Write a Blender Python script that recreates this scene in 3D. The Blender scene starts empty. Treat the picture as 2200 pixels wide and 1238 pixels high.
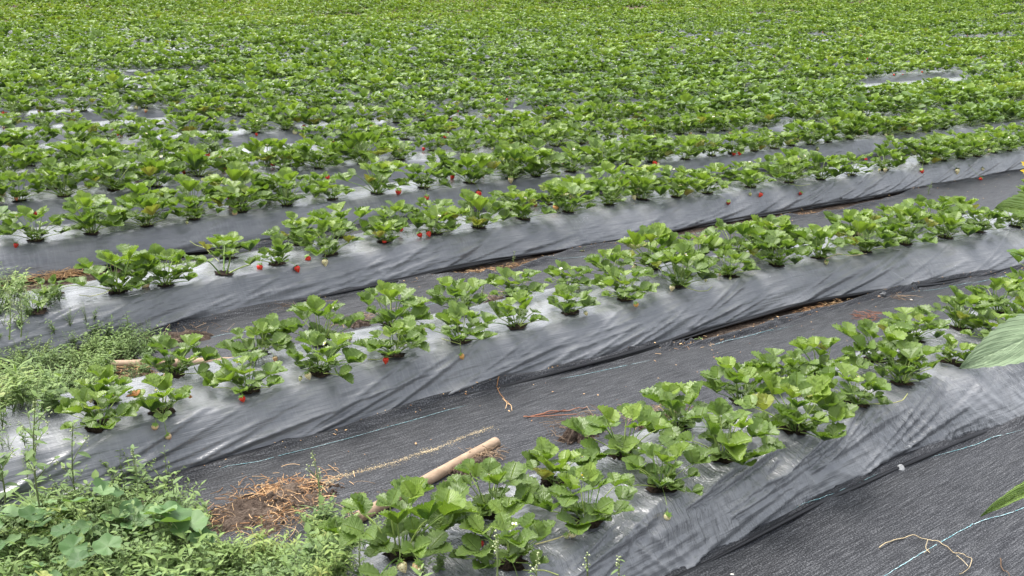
import bpy, math, random
import numpy as np
from mathutils import Matrix, Vector
# ------------------------------------------------------------------ camera, sky, sun, exposure
C = bpy.context.scene
COL = C.collection
F = 2200.0                      # focal length in pixels of the 2200 px wide photograph
PITCH = math.atan(644 / 2200)
ROLL = math.radians(1.5)
PHI = math.radians(50.0)        # heading of the rows, from the viewing direction
CAM_H = 1.47
HB = 0.17                       # height of the raised beds
cp, sp, cr, sr = math.cos(PITCH), math.sin(PITCH), math.cos(ROLL), math.sin(ROLL)
cam_d = bpy.data.cameras.new('camera'); cam = bpy.data.objects.new('camera', cam_d); COL.objects.link(cam)
cam_d.sensor_width = 36.0; cam_d.lens = F / 2200 * 36.0; cam_d.clip_start = 0.05; cam_d.clip_end = 500
cam.matrix_world = Matrix(((cr, -sr, 0, 0), (sr * sp, cr * sp, -cp, 0), (sr * cp, cr * cp, sp, CAM_H), (0, 0, 0, 1)))
C.camera = cam
SUN_EL, SUN_AZ = math.radians(64), math.radians(-60)     # azimuth from +Y towards +X
w = bpy.data.worlds.new("World"); C.world = w; w.use_nodes = True
nt = w.node_tree; bg = nt.nodes['Background']
sky = nt.nodes.new('ShaderNodeTexSky'); sky.sky_type = 'NISHITA'; sky.sun_disc = False
sky.sun_elevation = SUN_EL; sky.sun_rotation = SUN_AZ; sky.air_density = 1.0; sky.dust_density = 4.0; sky.ozone_density = 1.0
hs = nt.nodes.new('ShaderNodeHueSaturation'); hs.inputs['Saturation'].default_value = 0.3
nt.links.new(sky.outputs[0], hs.inputs['Color']); nt.links.new(hs.outputs[0], bg.inputs['Color'])
bg.inputs['Strength'].default_value = 0.15
sl = bpy.data.lights.new('sun', 'SUN'); so = bpy.data.objects.new('sun', sl); COL.objects.link(so)
sl.energy = 1.1; sl.angle = math.radians(35); sl.color = (1.0, 0.96, 0.9)
sd = Vector((math.sin(SUN_AZ) * math.cos(SUN_EL), math.cos(SUN_AZ) * math.cos(SUN_EL), math.sin(SUN_EL)))
so.rotation_euler = sd.to_track_quat('Z', 'Y').to_euler()
C.view_settings.view_transform = 'Standard'; C.view_settings.look = 'None'; C.view_settings.gamma = 1
C.view_settings.exposure = 1.5
C.cycles.max_bounces = 6; C.cycles.transparent_max_bounces = 4
# ------------------------------------------------------------------ geometry helpers
RNG = np.random.default_rng(7); random.seed(7)
DV = np.array([math.sin(PHI), math.cos(PHI)]); DU = np.array([-math.cos(PHI), math.sin(PHI)])

def zt(x, y):
    return 0.0007 * np.maximum(0, np.asarray(y, float) - 9.0) ** 2

def uv2xy(u, v):
    return v * DV[0] + u * DU[0], v * DV[1] + u * DU[1]

def at(x, y, z=0.0):
    """world point at height z seen at photo pixel x, y (near field, flat)"""
    cx, cy = (x - 1100) / F, -(y - 619) / F
    rx, ry = cr * cx - sr * cy, sr * cx + cr * cy
    d = np.array([rx, cp + ry * sp, -sp + ry * cp])
    return np.array([0, 0, CAM_H]) + d * ((z - CAM_H) / d[2])

def atd(x, y, dist):
    cx, cy = (x - 1100) / F, -(y - 619) / F
    rx, ry = cr * cx - sr * cy, sr * cx + cr * cy
    return np.array([0, 0, CAM_H]) + np.array([rx, cp + ry * sp, -sp + ry * cp]) * dist

def to_uv(p):
    return p[0] * DU[0] + p[1] * DU[1], p[0] * DV[0] + p[1] * DV[1]

def topx(x, y, z):
    d = np.stack([np.asarray(x, float), np.asarray(y, float), np.asarray(z, float) - CAM_H])
    a = d[0] * cr + d[1] * sr * sp + d[2] * sr * cp
    b = -d[0] * sr + d[1] * cr * sp + d[2] * cr * cp
    f = d[1] * cp - d[2] * sp
    return 1100 + F * a / f, 619 - F * b / f, f

def rot(rx=0, ry=0, rz=0):
    cx_, sx_, cy_, sy_, cz_, sz_ = math.cos(rx), math.sin(rx), math.cos(ry), math.sin(ry), math.cos(rz), math.sin(rz)
    X = np.array([[1, 0, 0], [0, cx_, -sx_], [0, sx_, cx_]]); Y = np.array([[cy_, 0, sy_], [0, 1, 0], [-sy_, 0, cy_]])
    Z = np.array([[cz_, -sz_, 0], [sz_, cz_, 0], [0, 0, 1]])
    return Z @ Y @ X

def _h(ix, iy, seed):
    n = (ix.astype(np.int64) * 374761393 + iy.astype(np.int64) * 668265263 + seed * 982451653) & 0xffffffff
    n = ((n ^ (n >> 13)) * 1274126177) & 0xffffffff
    return ((n ^ (n >> 16)) & 0xffff) / 65535.0

def noise(x, y, seed=0):
    x = np.asarray(x, float); y = np.asarray(y, float); x, y = np.broadcast_arrays(x, y)
    ix, iy = np.floor(x), np.floor(y); fx, fy = x - ix, y - iy
    fx = fx * fx * fx * (fx * (fx * 6 - 15) + 10); fy = fy * fy * fy * (fy * (fy * 6 - 15) + 10)
    a, b, c, d = _h(ix, iy, seed), _h(ix + 1, iy, seed), _h(ix, iy + 1, seed), _h(ix + 1, iy + 1, seed)
    return (a * (1 - fx) + b * fx) * (1 - fy) + (c * (1 - fx) + d * fx) * fy

def fbm(x, y, seed=0, o=3):
    s = 0; a = 0.5; t = 0
    for k in range(o):
        s = s + a * noise(x * 2 ** k, y * 2 ** k, seed + k * 17); t += a; a *= 0.5
    return s / t

class Geo:
    def __init__(s): s.V = []; s.Fs = []; s.UV = []; s.R = []; s.n = 0
    def add(s, V, Fc, uv=None, rnd=0.5, mat=0):
        V = np.asarray(V, float); n = len(V)
        s.V.append(V); s.UV.append(np.zeros((n, 2)) if uv is None else np.asarray(uv, float))
        s.R.append(np.full(n, rnd) if np.isscalar(rnd) else np.asarray(rnd, float))
        for f in (Fc if isinstance(Fc, list) else [Fc]):
            s.Fs.append((np.asarray(f, np.int64) + s.n, mat))
        s.n += n
    def arrays(s):
        return np.concatenate(s.V), s.Fs, np.concatenate(s.UV), np.concatenate(s.R)
    def add_geo(s, arr, R, T, sc=1.0, radd=0.0):
        V, Fs, UV, Rn = arr
        s.V.append((V * sc) @ np.asarray(R).T + T); s.UV.append(UV); s.R.append(Rn + radd)
        for f, m in Fs: s.Fs.append((f + s.n, m))
        s.n += len(V)
    def mesh(s, name, mats, smooth=True):
        V, Fs, UV, R = s.arrays()
        me = bpy.data.meshes.new(name)
        li = np.concatenate([f.ravel() for f, m in Fs]); tot = np.concatenate([np.full(len(f), f.shape[1]) for f, m in Fs])
        mi = np.concatenate([np.full(len(f), m) for f, m in Fs])
        me.vertices.add(len(V)); me.vertices.foreach_set('co', V.astype(np.float32).ravel())
        me.loops.add(len(li)); me.loops.foreach_set('vertex_index', li.astype(np.int32))
        me.polygons.add(len(tot)); st = np.concatenate([[0], np.cumsum(tot)[:-1]])
        me.polygons.foreach_set('loop_start', st.astype(np.int32))
        for m in mats: me.materials.append(m)
        me.polygons.foreach_set('material_index', mi.astype(np.int32))
        me.polygons.foreach_set('use_smooth', np.full(len(tot), smooth))
        uvl = me.uv_layers.new(name='UVMap'); uvl.data.foreach_set('uv', UV[li].astype(np.float32).ravel())
        at_ = me.attributes.new('rnd', 'FLOAT', 'POINT'); at_.data.foreach_set('value', R.astype(np.float32))
        me.update(calc_edges=True)
        return me

def link(name, me, parent=None, loc=None):
    o = bpy.data.objects.new(name, me); COL.objects.link(o)
    if parent is not None: o.parent = parent
    if loc is not None: o.location = loc
    return o

def tag(o, label=None, cat=None, group=None, kind=None):
    if label: o['label'] = label
    if cat: o['category'] = cat
    if group: o['group'] = group
    if kind: o['kind'] = kind
    return o

def grid_faces(a, b):
    i = np.arange(a * b).reshape(a, b)
    return np.stack([i[:-1, :-1], i[1:, :-1], i[1:, 1:], i[:-1, 1:]], -1).reshape(-1, 4)

def tube(P, r, k=6, cap=True):
    P = np.asarray(P, float); n = len(P); r = np.broadcast_to(np.asarray(r, float), n)
    T = np.gradient(P, axis=0); T /= np.linalg.norm(T, axis=1, keepdims=True) + 1e-9
    ref = np.array([0.13, 0.21, 0.97]) if abs(T[:, 2]).mean() < 0.8 else np.array([0.97, 0.2, 0.1])
    A = np.cross(T, ref); A /= np.linalg.norm(A, axis=1, keepdims=True); B = np.cross(T, A)
    th = np.arange(k) / k * 2 * math.pi
    V = P[:, None] + r[:, None, None] * (A[:, None] * np.cos(th)[None, :, None] + B[:, None] * np.sin(th)[None, :, None])
    i = np.arange(n * k).reshape(n, k); j = np.roll(i, -1, 1)
    Fc = [np.stack([i[:-1], j[:-1], j[1:], i[1:]], -1).reshape(-1, 4)]
    if cap: Fc += [i[:1, ::-1], i[-1:]]
    return V.reshape(-1, 3), Fc

def bez(a, b, c, n=8):
    t = np.linspace(0, 1, n)[:, None]; a, b, c = map(lambda q: np.asarray(q, float), (a, b, c))
    return (1 - t) ** 2 * a + 2 * t * (1 - t) * b + t * t * c

def spline(pts, n=8):
    pts = np.asarray(pts, float); t = np.arange(len(pts)); tt = np.linspace(0, len(pts) - 1, n * (len(pts) - 1) + 1)
    out = np.stack([np.interp(tt, t, pts[:, k]) for k in range(pts.shape[1])], 1)
    for _ in range(3):
        out[1:-1] = (out[:-2] + 2 * out[1:-1] + out[2:]) / 4
    return out
# ------------------------------------------------------------------ materials
def mat(name):
    m = bpy.data.materials.new(name); m.use_nodes = True; t = m.node_tree
    return m, t, t.nodes['Principled BSDF'], t.nodes['Material Output']

def N(t, typ, **kw):
    n = t.nodes.new(typ)
    for k, v in kw.items():
        if k in n.inputs.keys() if isinstance(k, str) else False: n.inputs[k].default_value = v
        else: setattr(n, k, v)
    return n

def ramp(t, src, stops):
    r = t.nodes.new('ShaderNodeValToRGB'); e = r.color_ramp.elements
    while len(e) < len(stops): e.new(0.5)
    for el, (p, c) in zip(e, stops): el.position = p; el.color = (*c, 1) if len(c) == 3 else c
    t.links.new(src, r.inputs[0]); return r.outputs[0]

def mapped(t, scale, coord='UV', rotz=0.0):
    tc = t.nodes.new('ShaderNodeTexCoord'); mp = t.nodes.new('ShaderNodeMapping')
    mp.inputs['Scale'].default_value = scale; mp.inputs['Rotation'].default_value = (0, 0, rotz)
    t.links.new(tc.outputs[coord], mp.inputs[0]); return mp.outputs[0]

def ntex(t, vec, scale=1.0, detail=3.0, rough=0.5, dist=0.0):
    n = t.nodes.new('ShaderNodeTexNoise'); n.inputs['Scale'].default_value = scale; n.inputs['Detail'].default_value = detail
    n.inputs['Roughness'].default_value = rough; n.inputs['Distortion'].default_value = dist
    t.links.new(vec, n.inputs['Vector']); return n.outputs['Fac']

def math_(t, op, a, b=None):
    n = t.nodes.new('ShaderNodeMath'); n.operation = op
    for i, q in enumerate((a, b)):
        if q is None: continue
        if isinstance(q, (int, float)): n.inputs[i].default_value = q
        else: t.links.new(q, n.inputs[i])
    return n.outputs[0]

def mixc(t, fac, a, b, mode='MIX'):
    n = t.nodes.new('ShaderNodeMix'); n.data_type = 'RGBA'; n.blend_type = mode
    for i, q in ((0, fac), (6, a), (7, b)):
        if isinstance(q, (int, float)): n.inputs[i].default_value = q
        elif isinstance(q, tuple): n.inputs[i].default_value = (*q, 1)
        else: t.links.new(q, n.inputs[i])
    return n.outputs[2]

def bump(t, h, dist, strength=1.0, normal=None):
    b = t.nodes.new('ShaderNodeBump'); b.inputs['Distance'].default_value = dist; b.inputs['Strength'].default_value = strength
    t.links.new(h, b.inputs['Height'])
    if normal is not None: t.links.new(normal, b.inputs['Normal'])
    return b.outputs[0]

def leaf_mat(name, dark, mid, light, under, veins=True, transl=0.27, rough=0.36, tcol=None, vs=1.0):
    m, t, P, out = mat(name)
    a = t.nodes.new('ShaderNodeAttribute'); a.attribute_name = 'rnd'
    oi = t.nodes.new('ShaderNodeObjectInfo')
    f = math_(t, 'ADD', a.outputs['Fac'], math_(t, 'MULTIPLY', math_(t, 'SUBTRACT', oi.outputs['Random'], 0.5), 0.25))
    g = ntex(t, mapped(t, (1, 1, 1), 'Object'), 28, 3)
    f = math_(t, 'ADD', f, math_(t, 'MULTIPLY', math_(t, 'SUBTRACT', g, 0.5), 0.35))
    col = ramp(t, math_(t, 'MULTIPLY', f, 0.5), [(0.0, dark), (0.25, mid), (0.5, light), (0.72, (0.42, 0.36, 0.06)), (0.95, (0.22, 0.09, 0.035))])
    geo = t.nodes.new('ShaderNodeNewGeometry')
    nrm = None
    if veins:
        tc = t.nodes.new('ShaderNodeTexCoord'); s = t.nodes.new('ShaderNodeSeparateXYZ'); t.links.new(tc.outputs['UV'], s.inputs[0])
        ax = math_(t, 'ABSOLUTE', math_(t, 'SUBTRACT', s.outputs[0], 0.5))
        ph = math_(t, 'SUBTRACT', math_(t, 'MULTIPLY', s.outputs[1], 9.0), math_(t, 'MULTIPLY', ax, 9.0))
        sw = math_(t, 'ABSOLUTE', math_(t, 'SUBTRACT', math_(t, 'FRACT', ph), 0.5))
        side = math_(t, 'SUBTRACT', 1.0, math_(t, 'MULTIPLY', sw, 9.0)); side = math_(t, 'MAXIMUM', side, 0.0)
        mid_ = math_(t, 'MAXIMUM', math_(t, 'SUBTRACT', 1.0, math_(t, 'MULTIPLY', ax, 26.0)), 0.0)
        v = math_(t, 'MAXIMUM', math_(t, 'MULTIPLY', side, 0.6), mid_)
        col = mixc(t, math_(t, 'MULTIPLY', v, 0.6 * vs), col, tuple(min(1, c * 1.5 + 0.03) for c in light))
        nrm = bump(t, v, 0.0035 * vs, 0.9)
    col2 = mixc(t, geo.outputs['Backfacing'], col, mixc(t, 0.55, col, under))
    t.links.new(col2, P.inputs['Base Color']); P.inputs['Roughness'].default_value = rough
    if 'Specular IOR Level' in P.inputs: P.inputs['Specular IOR Level'].default_value = 0.45
    if nrm is not None: t.links.new(nrm, P.inputs['Normal'])
    tr = t.nodes.new('ShaderNodeBsdfTranslucent'); mx = t.nodes.new('ShaderNodeMixShader'); mx.inputs[0].default_value = transl
    t.links.new(mixc(t, 0.6, col, tcol or (0.25, 0.42, 0.03)), tr.inputs[0])
    t.links.new(P.outputs[0], mx.inputs[1]); t.links.new(tr.outputs[0], mx.inputs[2]); t.links.new(mx.outputs[0], out.inputs[0])
    return m

M = {}
M['leaf'] = leaf_mat('strawberry_leaf', (0.010, 0.034, 0.009), (0.060, 0.136, 0.016), (0.30, 0.43, 0.04), (0.19, 0.27, 0.07))
M['leaf_far'] = leaf_mat('strawberry_leaf_far', (0.009, 0.028, 0.006), (0.060, 0.127, 0.014), (0.30, 0.42, 0.045), (0.12, 0.2, 0.05), veins=False, transl=.22, rough=.5)
M['weed'] = leaf_mat('weed_leaf', (0.010, 0.034, 0.008), (0.064, 0.130, 0.022), (0.27, 0.38, 0.065), (0.19, 0.28, 0.10), veins=False, rough=0.6, tcol=(0.2, 0.33, 0.06))
M['mallow'] = leaf_mat('mallow_leaf', (0.035, 0.09, 0.025), (0.09, 0.18, 0.055), (0.2, 0.31, 0.12), (0.2, 0.29, 0.13), veins=False, rough=0.55)
M['bigleaf'] = leaf_mat('sunflower_leaf', (0.13, 0.19, 0.11), (0.20, 0.28, 0.16), (0.27, 0.35, 0.21), (0.22, 0.29, 0.17), veins=True, rough=0.6, transl=0.15, vs=.35)
M['dryleaf'] = leaf_mat('dried_leaf', (0.16, 0.07, 0.03), (0.42, 0.15, 0.05), (0.65, 0.32, 0.12), (0.5, 0.25, 0.1), veins=True, rough=0.7, tcol=(0.6, 0.2, 0.04))

def simple(name, c1, c2, scale=20, rough=0.6, coord='Object', bumpd=0.0, detail=4, rndmix=True, transl=0, sp=0.4):
    m, t, P, out = mat(name)
    n = ntex(t, mapped(t, (1, 1, 1), coord), scale, detail, 0.6)
    if rndmix:
        a = t.nodes.new('ShaderNodeAttribute'); a.attribute_name = 'rnd'
        n2 = math_(t, 'ADD', n, math_(t, 'MULTIPLY', math_(t, 'SUBTRACT', a.outputs['Fac'], 0.5), 0.7))
    else: n2 = n
    t.links.new(ramp(t, n2, [(0.25, c1), (0.75, c2)]), P.inputs['Base Color'])
    P.inputs['Roughness'].default_value = rough; P.inputs['Specular IOR Level'].default_value = sp
    if bumpd: t.links.new(bump(t, n, bumpd), P.inputs['Normal'])
    return m
M['stem'] = simple('stem_green', (0.12, 0.22, 0.04), (0.3, 0.38, 0.1), 30, 0.5)
M['weedstem'] = simple('weed_stem', (0.1, 0.12, 0.05), (0.22, 0.28, 0.1), 30, 0.6)
M['seedhead'] = simple('seed_head', (0.22, 0.28, 0.1), (0.5, 0.55, 0.3), 60, 0.8)
M['runner'] = simple('runner', (0.35, 0.4, 0.12), (0.55, 0.45, 0.25), 12, 0.5)
M['calyx'] = simple('calyx', (0.1, 0.2, 0.03), (0.24, 0.36, 0.07), 40, 0.5)
M['petal'] = simple('petal', (0.75, 0.76, 0.7), (0.85, 0.85, 0.82), 40, 0.5)
M['yellow'] = simple('flower_yellow', (0.6, 0.4, 0.03), (0.8, 0.62, 0.06), 200, 0.6)
M['straw'] = simple('straw', (0.36, 0.18, 0.075), (0.75, 0.50, 0.26), 6, 0.75)
M['root'] = simple('dead_root', (0.12, 0.075, 0.045), (0.42, 0.3, 0.19), 8, 0.85)
M['vine'] = simple('dead_vine', (0.35, 0.26, 0.14), (0.6, 0.5, 0.32), 8, 0.7)
M['redstem'] = simple('red_dry_stem', (0.16, 0.06, 0.035), (0.38, 0.17, 0.1), 8, 0.7)
M['card'] = simple('cardboard', (0.25, 0.17, 0.11), (0.45, 0.33, 0.23), 22, 0.9, bumpd=0.004)
M['pin'] = simple('pin_plastic', (0.42, 0.42, 0.41), (0.55, 0.55, 0.54), 60, 0.5)
M['stone'] = simple('pale_stone', (0.45, 0.43, 0.38), (0.7, 0.68, 0.62), 40, 0.8, bumpd=0.002)
M['thread'] = simple('teal_thread', (0.10, 0.28, 0.32), (0.42, 0.56, 0.58), 120, 0.6)

def berry_mat(name, c1, c2, seed, tipmix=None):
    m, t, P, out = mat(name)
    v = t.nodes.new('ShaderNodeTexVoronoi'); v.inputs['Scale'].default_value = 230
    t.links.new(mapped(t, (1, 1, 0.75), 'Object'), v.inputs['Vector'])
    n = ntex(t, mapped(t, (1, 1, 1), 'Object'), 45, 2)
    base = ramp(t, n, [(0.3, c1), (0.7, c2)])
    if tipmix:
        s = t.nodes.new('ShaderNodeSeparateXYZ'); t.links.new(mapped(t, (1, 1, 1), 'Object'), s.inputs[0])
        base = mixc(t, ramp(t, math_(t, 'ADD', math_(t, 'MULTIPLY', s.outputs[2], 40.0), 1.1), [(0.2, (0, 0, 0)), (0.8, (1, 1, 1))]), base, tipmix)
    k = ramp(t, v.outputs['Distance'], [(0.0, (1, 1, 1)), (0.28, (1, 1, 1)), (0.36, (0, 0, 0))])
    t.links.new(mixc(t, k, base, seed), P.inputs['Base Color'])
    P.inputs['Roughness'].default_value = 0.28
    P.inputs['Subsurface Weight'].default_value = 0.1; P.inputs['Subsurface Radius'].default_value = (0.004, 0.001, 0.001); P.inputs['Subsurface Scale'].default_value = 1
    t.links.new(bump(t, v.outputs['Distance'], 0.0012), P.inputs['Normal'])
    return m
M['red'] = berry_mat('berry_red', (0.62, 0.010, 0.008), (0.78, 0.03, 0.02), (0.5, 0.22, 0.04))
M['dkred'] = berry_mat('berry_dark_red', (0.34, 0.006, 0.007), (0.5, 0.012, 0.01), (0.4, 0.14, 0.03))
M['green'] = berry_mat('berry_unripe', (0.42, 0.46, 0.16), (0.6, 0.6, 0.3), (0.35, 0.25, 0.05))
M['cream'] = berry_mat('berry_cream', (0.68, 0.6, 0.3), (0.78, 0.7, 0.42), (0.4, 0.25, 0.06))
M['pink'] = berry_mat('berry_turning', (0.68, 0.12, 0.06), (0.7, 0.3, 0.15), (0.5, 0.3, 0.08), (0.72, 0.52, 0.28))
M['orange'] = berry_mat('berry_orange', (0.7, 0.42, 0.12), (0.74, 0.34, 0.1), (0.45, 0.2, 0.05))

def film_mat():
    m, t, P, out = mat('black_plastic_film')
    st = ntex(t, mapped(t, (1.5, 42, 1), 'UV', 0.03), 1.0, 4, 0.6)           # stretch marks along the row
    cl = ntex(t, mapped(t, (3, 6, 1), 'UV'), 1.0, 5, 0.65, 0.6)        # cloudy dust
    sp_ = ntex(t, mapped(t, (90, 90, 1), 'UV'), 1.0, 3, 0.6)
    sc = ntex(t, mapped(t, (34, 6, 1), 'UV', 0.55), 1.0, 3, 0.6, 0.4)
    dust = ramp(t, cl, [(0.36, (0.0,) * 3), (0.72, (1.0,) * 3)])
    base = mixc(t, math_(t, 'MULTIPLY', dust, 0.55), (0.130, 0.136, 0.146), (0.31, 0.313, 0.318))
    stc = ramp(t, st, [(0.45, (0,) * 3), (0.75, (1,) * 3)])
    base = mixc(t, math_(t, 'MULTIPLY', stc, 0.12), base, (0.2, 0.2, 0.2))
    spk = ramp(t, sp_, [(0.69, (0,) * 3), (0.74, (1,) * 3)])
    base = mixc(t, math_(t, 'MULTIPLY', spk, 0.5), base, (0.4, 0.38, 0.34))
    t.links.new(base, P.inputs['Base Color'])
    t.links.new(math_(t, 'ADD', 0.15, math_(t, 'MULTIPLY', dust, 0.14)), P.inputs['Roughness'])
    P.inputs['Specular IOR Level'].default_value = 0.75
    P.inputs['Coat Weight'].default_value = 0.28; P.inputs['Coat Roughness'].default_value = 0.14; P.inputs['Coat IOR'].default_value = 1.6
    rid = math_(t, 'SUBTRACT', 1.0, math_(t, 'ABSOLUTE', math_(t, 'SUBTRACT', math_(t, 'MULTIPLY', sc, 2.0), 1.0)))
    msk = ramp(t, ntex(t, mapped(t, (1.7, 5, 3), 'UV'), 1.0, 2), [(0.42, (0,) * 3), (0.62, (1,) * 3)])
    hgt = math_(t, 'MULTIPLY', math_(t, 'POWER', rid, 3.0), msk)
    base = mixc(t, math_(t, 'MULTIPLY', math_(t, 'POWER', rid, 12.0), math_(t, 'MULTIPLY', msk, 0.15)), base, (0.42, 0.43, 0.44))  # light streaks: highlights on the crumple crests painted into the base colour
    t.links.new(base, P.inputs['Base Color'])
    fs = t.nodes.new('ShaderNodeTexCoord'); sx = t.nodes.new('ShaderNodeSeparateXYZ'); t.links.new(fs.outputs['UV'], sx.inputs[0])
    near = math_(t, 'LESS_THAN', sx.outputs[0], 7.0)                  # the nearest bed's sheet is the crumpled one
    hgt = math_(t, 'MULTIPLY', hgt, math_(t, 'ADD', math_(t, 'MULTIPLY', near, 0.9), 0.06))
    fine = ntex(t, mapped(t, (4, 150, 1), 'UV', 0.05), 1.0, 2, 0.6)
    b1 = bump(t, st, 0.006, 1.0, bump(t, fine, 0.0014, 1.0)); b2 = bump(t, hgt, 0.009, 1.0, b1); b3 = bump(t, cl, 0.008, 0.6, b2)
    t.links.new(b3, P.inputs['Normal'])
    return m
M['film'] = film_mat()
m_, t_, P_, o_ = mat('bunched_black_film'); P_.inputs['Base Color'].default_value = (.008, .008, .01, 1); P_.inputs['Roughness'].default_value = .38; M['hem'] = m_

def fabric_mat():
    m, t, P, out = mat('woven_black_fabric')
    st = ntex(t, mapped(t, (9, 190, 1), 'UV'), 1.0, 3, 0.7)
    wv = ntex(t, mapped(t, (180, 260, 1), 'UV'), 1.0, 1, 0.5)
    cl = ntex(t, mapped(t, (1.6, 4, 1), 'UV'), 1.0, 5, 0.6, 0.4)
    f = math_(t, 'ADD', math_(t, 'MULTIPLY', st, 0.6), math_(t, 'MULTIPLY', wv, 0.55))
    base = ramp(t, f, [(0.44, (0.007, 0.0075, 0.009)), (0.57, (0.023, 0.024, 0.028)), (0.76, (0.13, 0.133, 0.14))])
    dust = ramp(t, cl, [(0.5, (0,) * 3), (0.78, (1,) * 3)])
    base = mixc(t, math_(t, 'MULTIPLY', dust, 0.25), base, (0.085, 0.088, 0.095))
    t.links.new(base, P.inputs['Base Color']); P.inputs['Roughness'].default_value = 0.55; P.inputs['Specular IOR Level'].default_value = 0.35
    t.links.new(bump(t, wv, 0.0015, 0.7, bump(t, st, 0.003, 0.8)), P.inputs['Normal'])
    return m
M['fabric'] = fabric_mat()

def soil_mat(name, c1, c2, c3):
    m, t, P, out = mat(name)
    v = mapped(t, (1, 1, 1), 'Object')
    n = ntex(t, v, 9, 8, 0.7); n2 = ntex(t, v, 70, 5, 0.7)
    f = math_(t, 'ADD', math_(t, 'MULTIPLY', n, 0.5), math_(t, 'MULTIPLY', n2, 0.5))
    t.links.new(ramp(t, f, [(0.35, c1), (0.5, c2), (0.66, c3)]), P.inputs['Base Color'])
    P.inputs['Roughness'].default_value = 0.95; P.inputs['Specular IOR Level'].default_value = 0.1
    t.links.new(bump(t, n2, 0.02, 1.0, bump(t, n, 0.05)), P.inputs['Normal'])
    return m
M['soil'] = soil_mat('soil', (0.05, 0.036, 0.028), (0.15, 0.11, 0.085), (0.34, 0.27, 0.21))
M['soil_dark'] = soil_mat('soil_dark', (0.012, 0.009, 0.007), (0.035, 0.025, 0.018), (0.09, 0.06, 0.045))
M['soil_field'] = soil_mat('soil_field', (0.03, 0.024, 0.016), (0.07, 0.055, 0.035), (0.12, 0.1, 0.07))

# ------------------------------------------------------------------ beds: row curves fitted in the field's own coordinates (u across, v along)
ROWS_PX = {
 'A': [(1098,1215),(1260,1130),(1419,1056),(1550,989),(1710,932),(1840,874),(1934,830),(2044,785)],
 'Ab': [(862,1195),(1054,1110),(1190,1050),(1338,985),(1455,925),(1590,868),(1670,838),(1760,812),(1880,782),(1960,735),(2060,712)],
 'B': [(215,920),(350,892),(534,842),(684,805),(845,767),(990,738),(1110,704),(1222,673),(1341,644),(1460,617),(1564,593),(1665,572),(1759,557),(1860,542),(1944,525),(2032,513),(2099,500),(2183,488)],
 'Bb': [(225,870),(375,810),(554,765),(690,745),(842,705),(988,668),(1107,638),(1219,620)],
 'C': [(81,673),(250,628),(357,616),(481,591),(595,569),(710,549),(825,522),(934,505),(1029,490),(1124,473),(1222,458),(1307,442),(1375,430),(1453,424),(1520,416),(1612,404),(1695,394),(1766,387),(1830,377),(1900,367),(1985,352)],
 'Cb': [(114,640),(370,560),(491,559)],
 'D': [(77,519),(198,503),(316,487),(417,473),(518,456),(616,443),(713,430),(810,418),(910,405),(1010,395),(1100,385)],
 'E': [(44,434),(138,424),(245,409),(336,401),(427,382),(515,380),(609,367),(686,363)],
 'F': [(20,376),(104,367),(188,362),(279,354),(350,349),(450,332)],
}
EDGES_PX = {
 'A': [(1440,1238),(1560,1164),(1660,1124),(1760,1079),(1860,1034),(1930,1002),(2010,970),(2110,940),(2199,915)],
 'B': [(375,992),(500,970),(650,930),(880,880),(1103,820),(1205,804),(1324,777),(1409,756),(1560,700),(1710,665),(1810,642),(1965,623),(2099,600),(2200,580)],
 'C': [(404,700),(505,677),(730,634),(866,614),(968,576),(1069,553),(1239,539),(1341,525),(1460,498),(1578,475),(1780,435),(1931,408)],
 'D': [(0,603),(67,583),(168,556),(300,548),(538,515),(673,492)],
}
HEMS_PX = {
 'B': [(1409,757),(1460,750),(1540,733),(1610,712),(1710,682),(1810,657),(1880,640),(1965,626)],
 'C': [(866,616),(900,605),(1000,590),(1069,579),(1130,563),(1239,543),(1341,530),(1460,512),(1560,494),(1640,475),(1780,452),(1880,425),(1931,410)],
 'D': [(0,632),(67,618),(150,600),(200,585),(300,556),(538,521),(600,512),(673,494)],
}
def uvs(px, z):
    a = np.array([to_uv(at(x, y, z)) for x, y in px]); return a[:, 1], a[:, 0]   # v, u
BN = 'ABCDEF'
NB = 22                      # beds built one by one
rowfit = []
for b in BN:
    v, u = uvs(ROWS_PX[b], HB)
    rowfit.append((v, np.convolve(np.pad(u, 2, 'edge'), np.ones(5) / 5, 'valid')))
def row_u(i, v):
    """u of the near plant row of bed i"""
    v = np.asarray(v, float)
    if i < len(rowfit):
        vv, uu = rowfit[i]
        r = np.interp(v, vv, uu)
        if i == 0: return r
        k = {1: 0.10, 2: 0.02}.get(i, 0.03)
        return r - np.clip(v - vv[-1], 0, 6) * k
    base = row_base5(v) + 1.06 * (i - 5)
    return base + 0.06 * np.sin(v * 0.35 + i * 1.7) + 0.03 * math.sin(i * 2.3)
def row_base5(v): return row_u(5, v)
def row_gap(i): return (0.23, 0.28, 0.24)[i] if i < 3 else 0.25 if i < 7 else 0.22
def edge_u(i, v):
    v = np.asarray(v, float); sh = row_u(i, v) - 0.05
    b = BN[i] if i < 6 else None
    if b in EDGES_PX:
        ev, eu = uvs(EDGES_PX[b], 0.0)
        off = eu - (row_u(i, ev) - 0.05)
        vs_ = np.linspace(ev[0], ev[-1], 60); os_ = np.interp(vs_, ev, np.clip(off, -.25, -.09)); os_ = np.convolve(np.pad(os_, 5, 'edge'), np.ones(11) / 11, 'valid')
        o = np.interp(v, vs_, os_)
    else: o = -0.15 + 0.03 * noise(v * 0.8, i * 3.1, 5)
    o = o + 0.012 * (noise(v * 2.6, i * 1.3, 9) - 0.5)
    return sh + np.clip(o, -0.25, -0.09)
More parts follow.
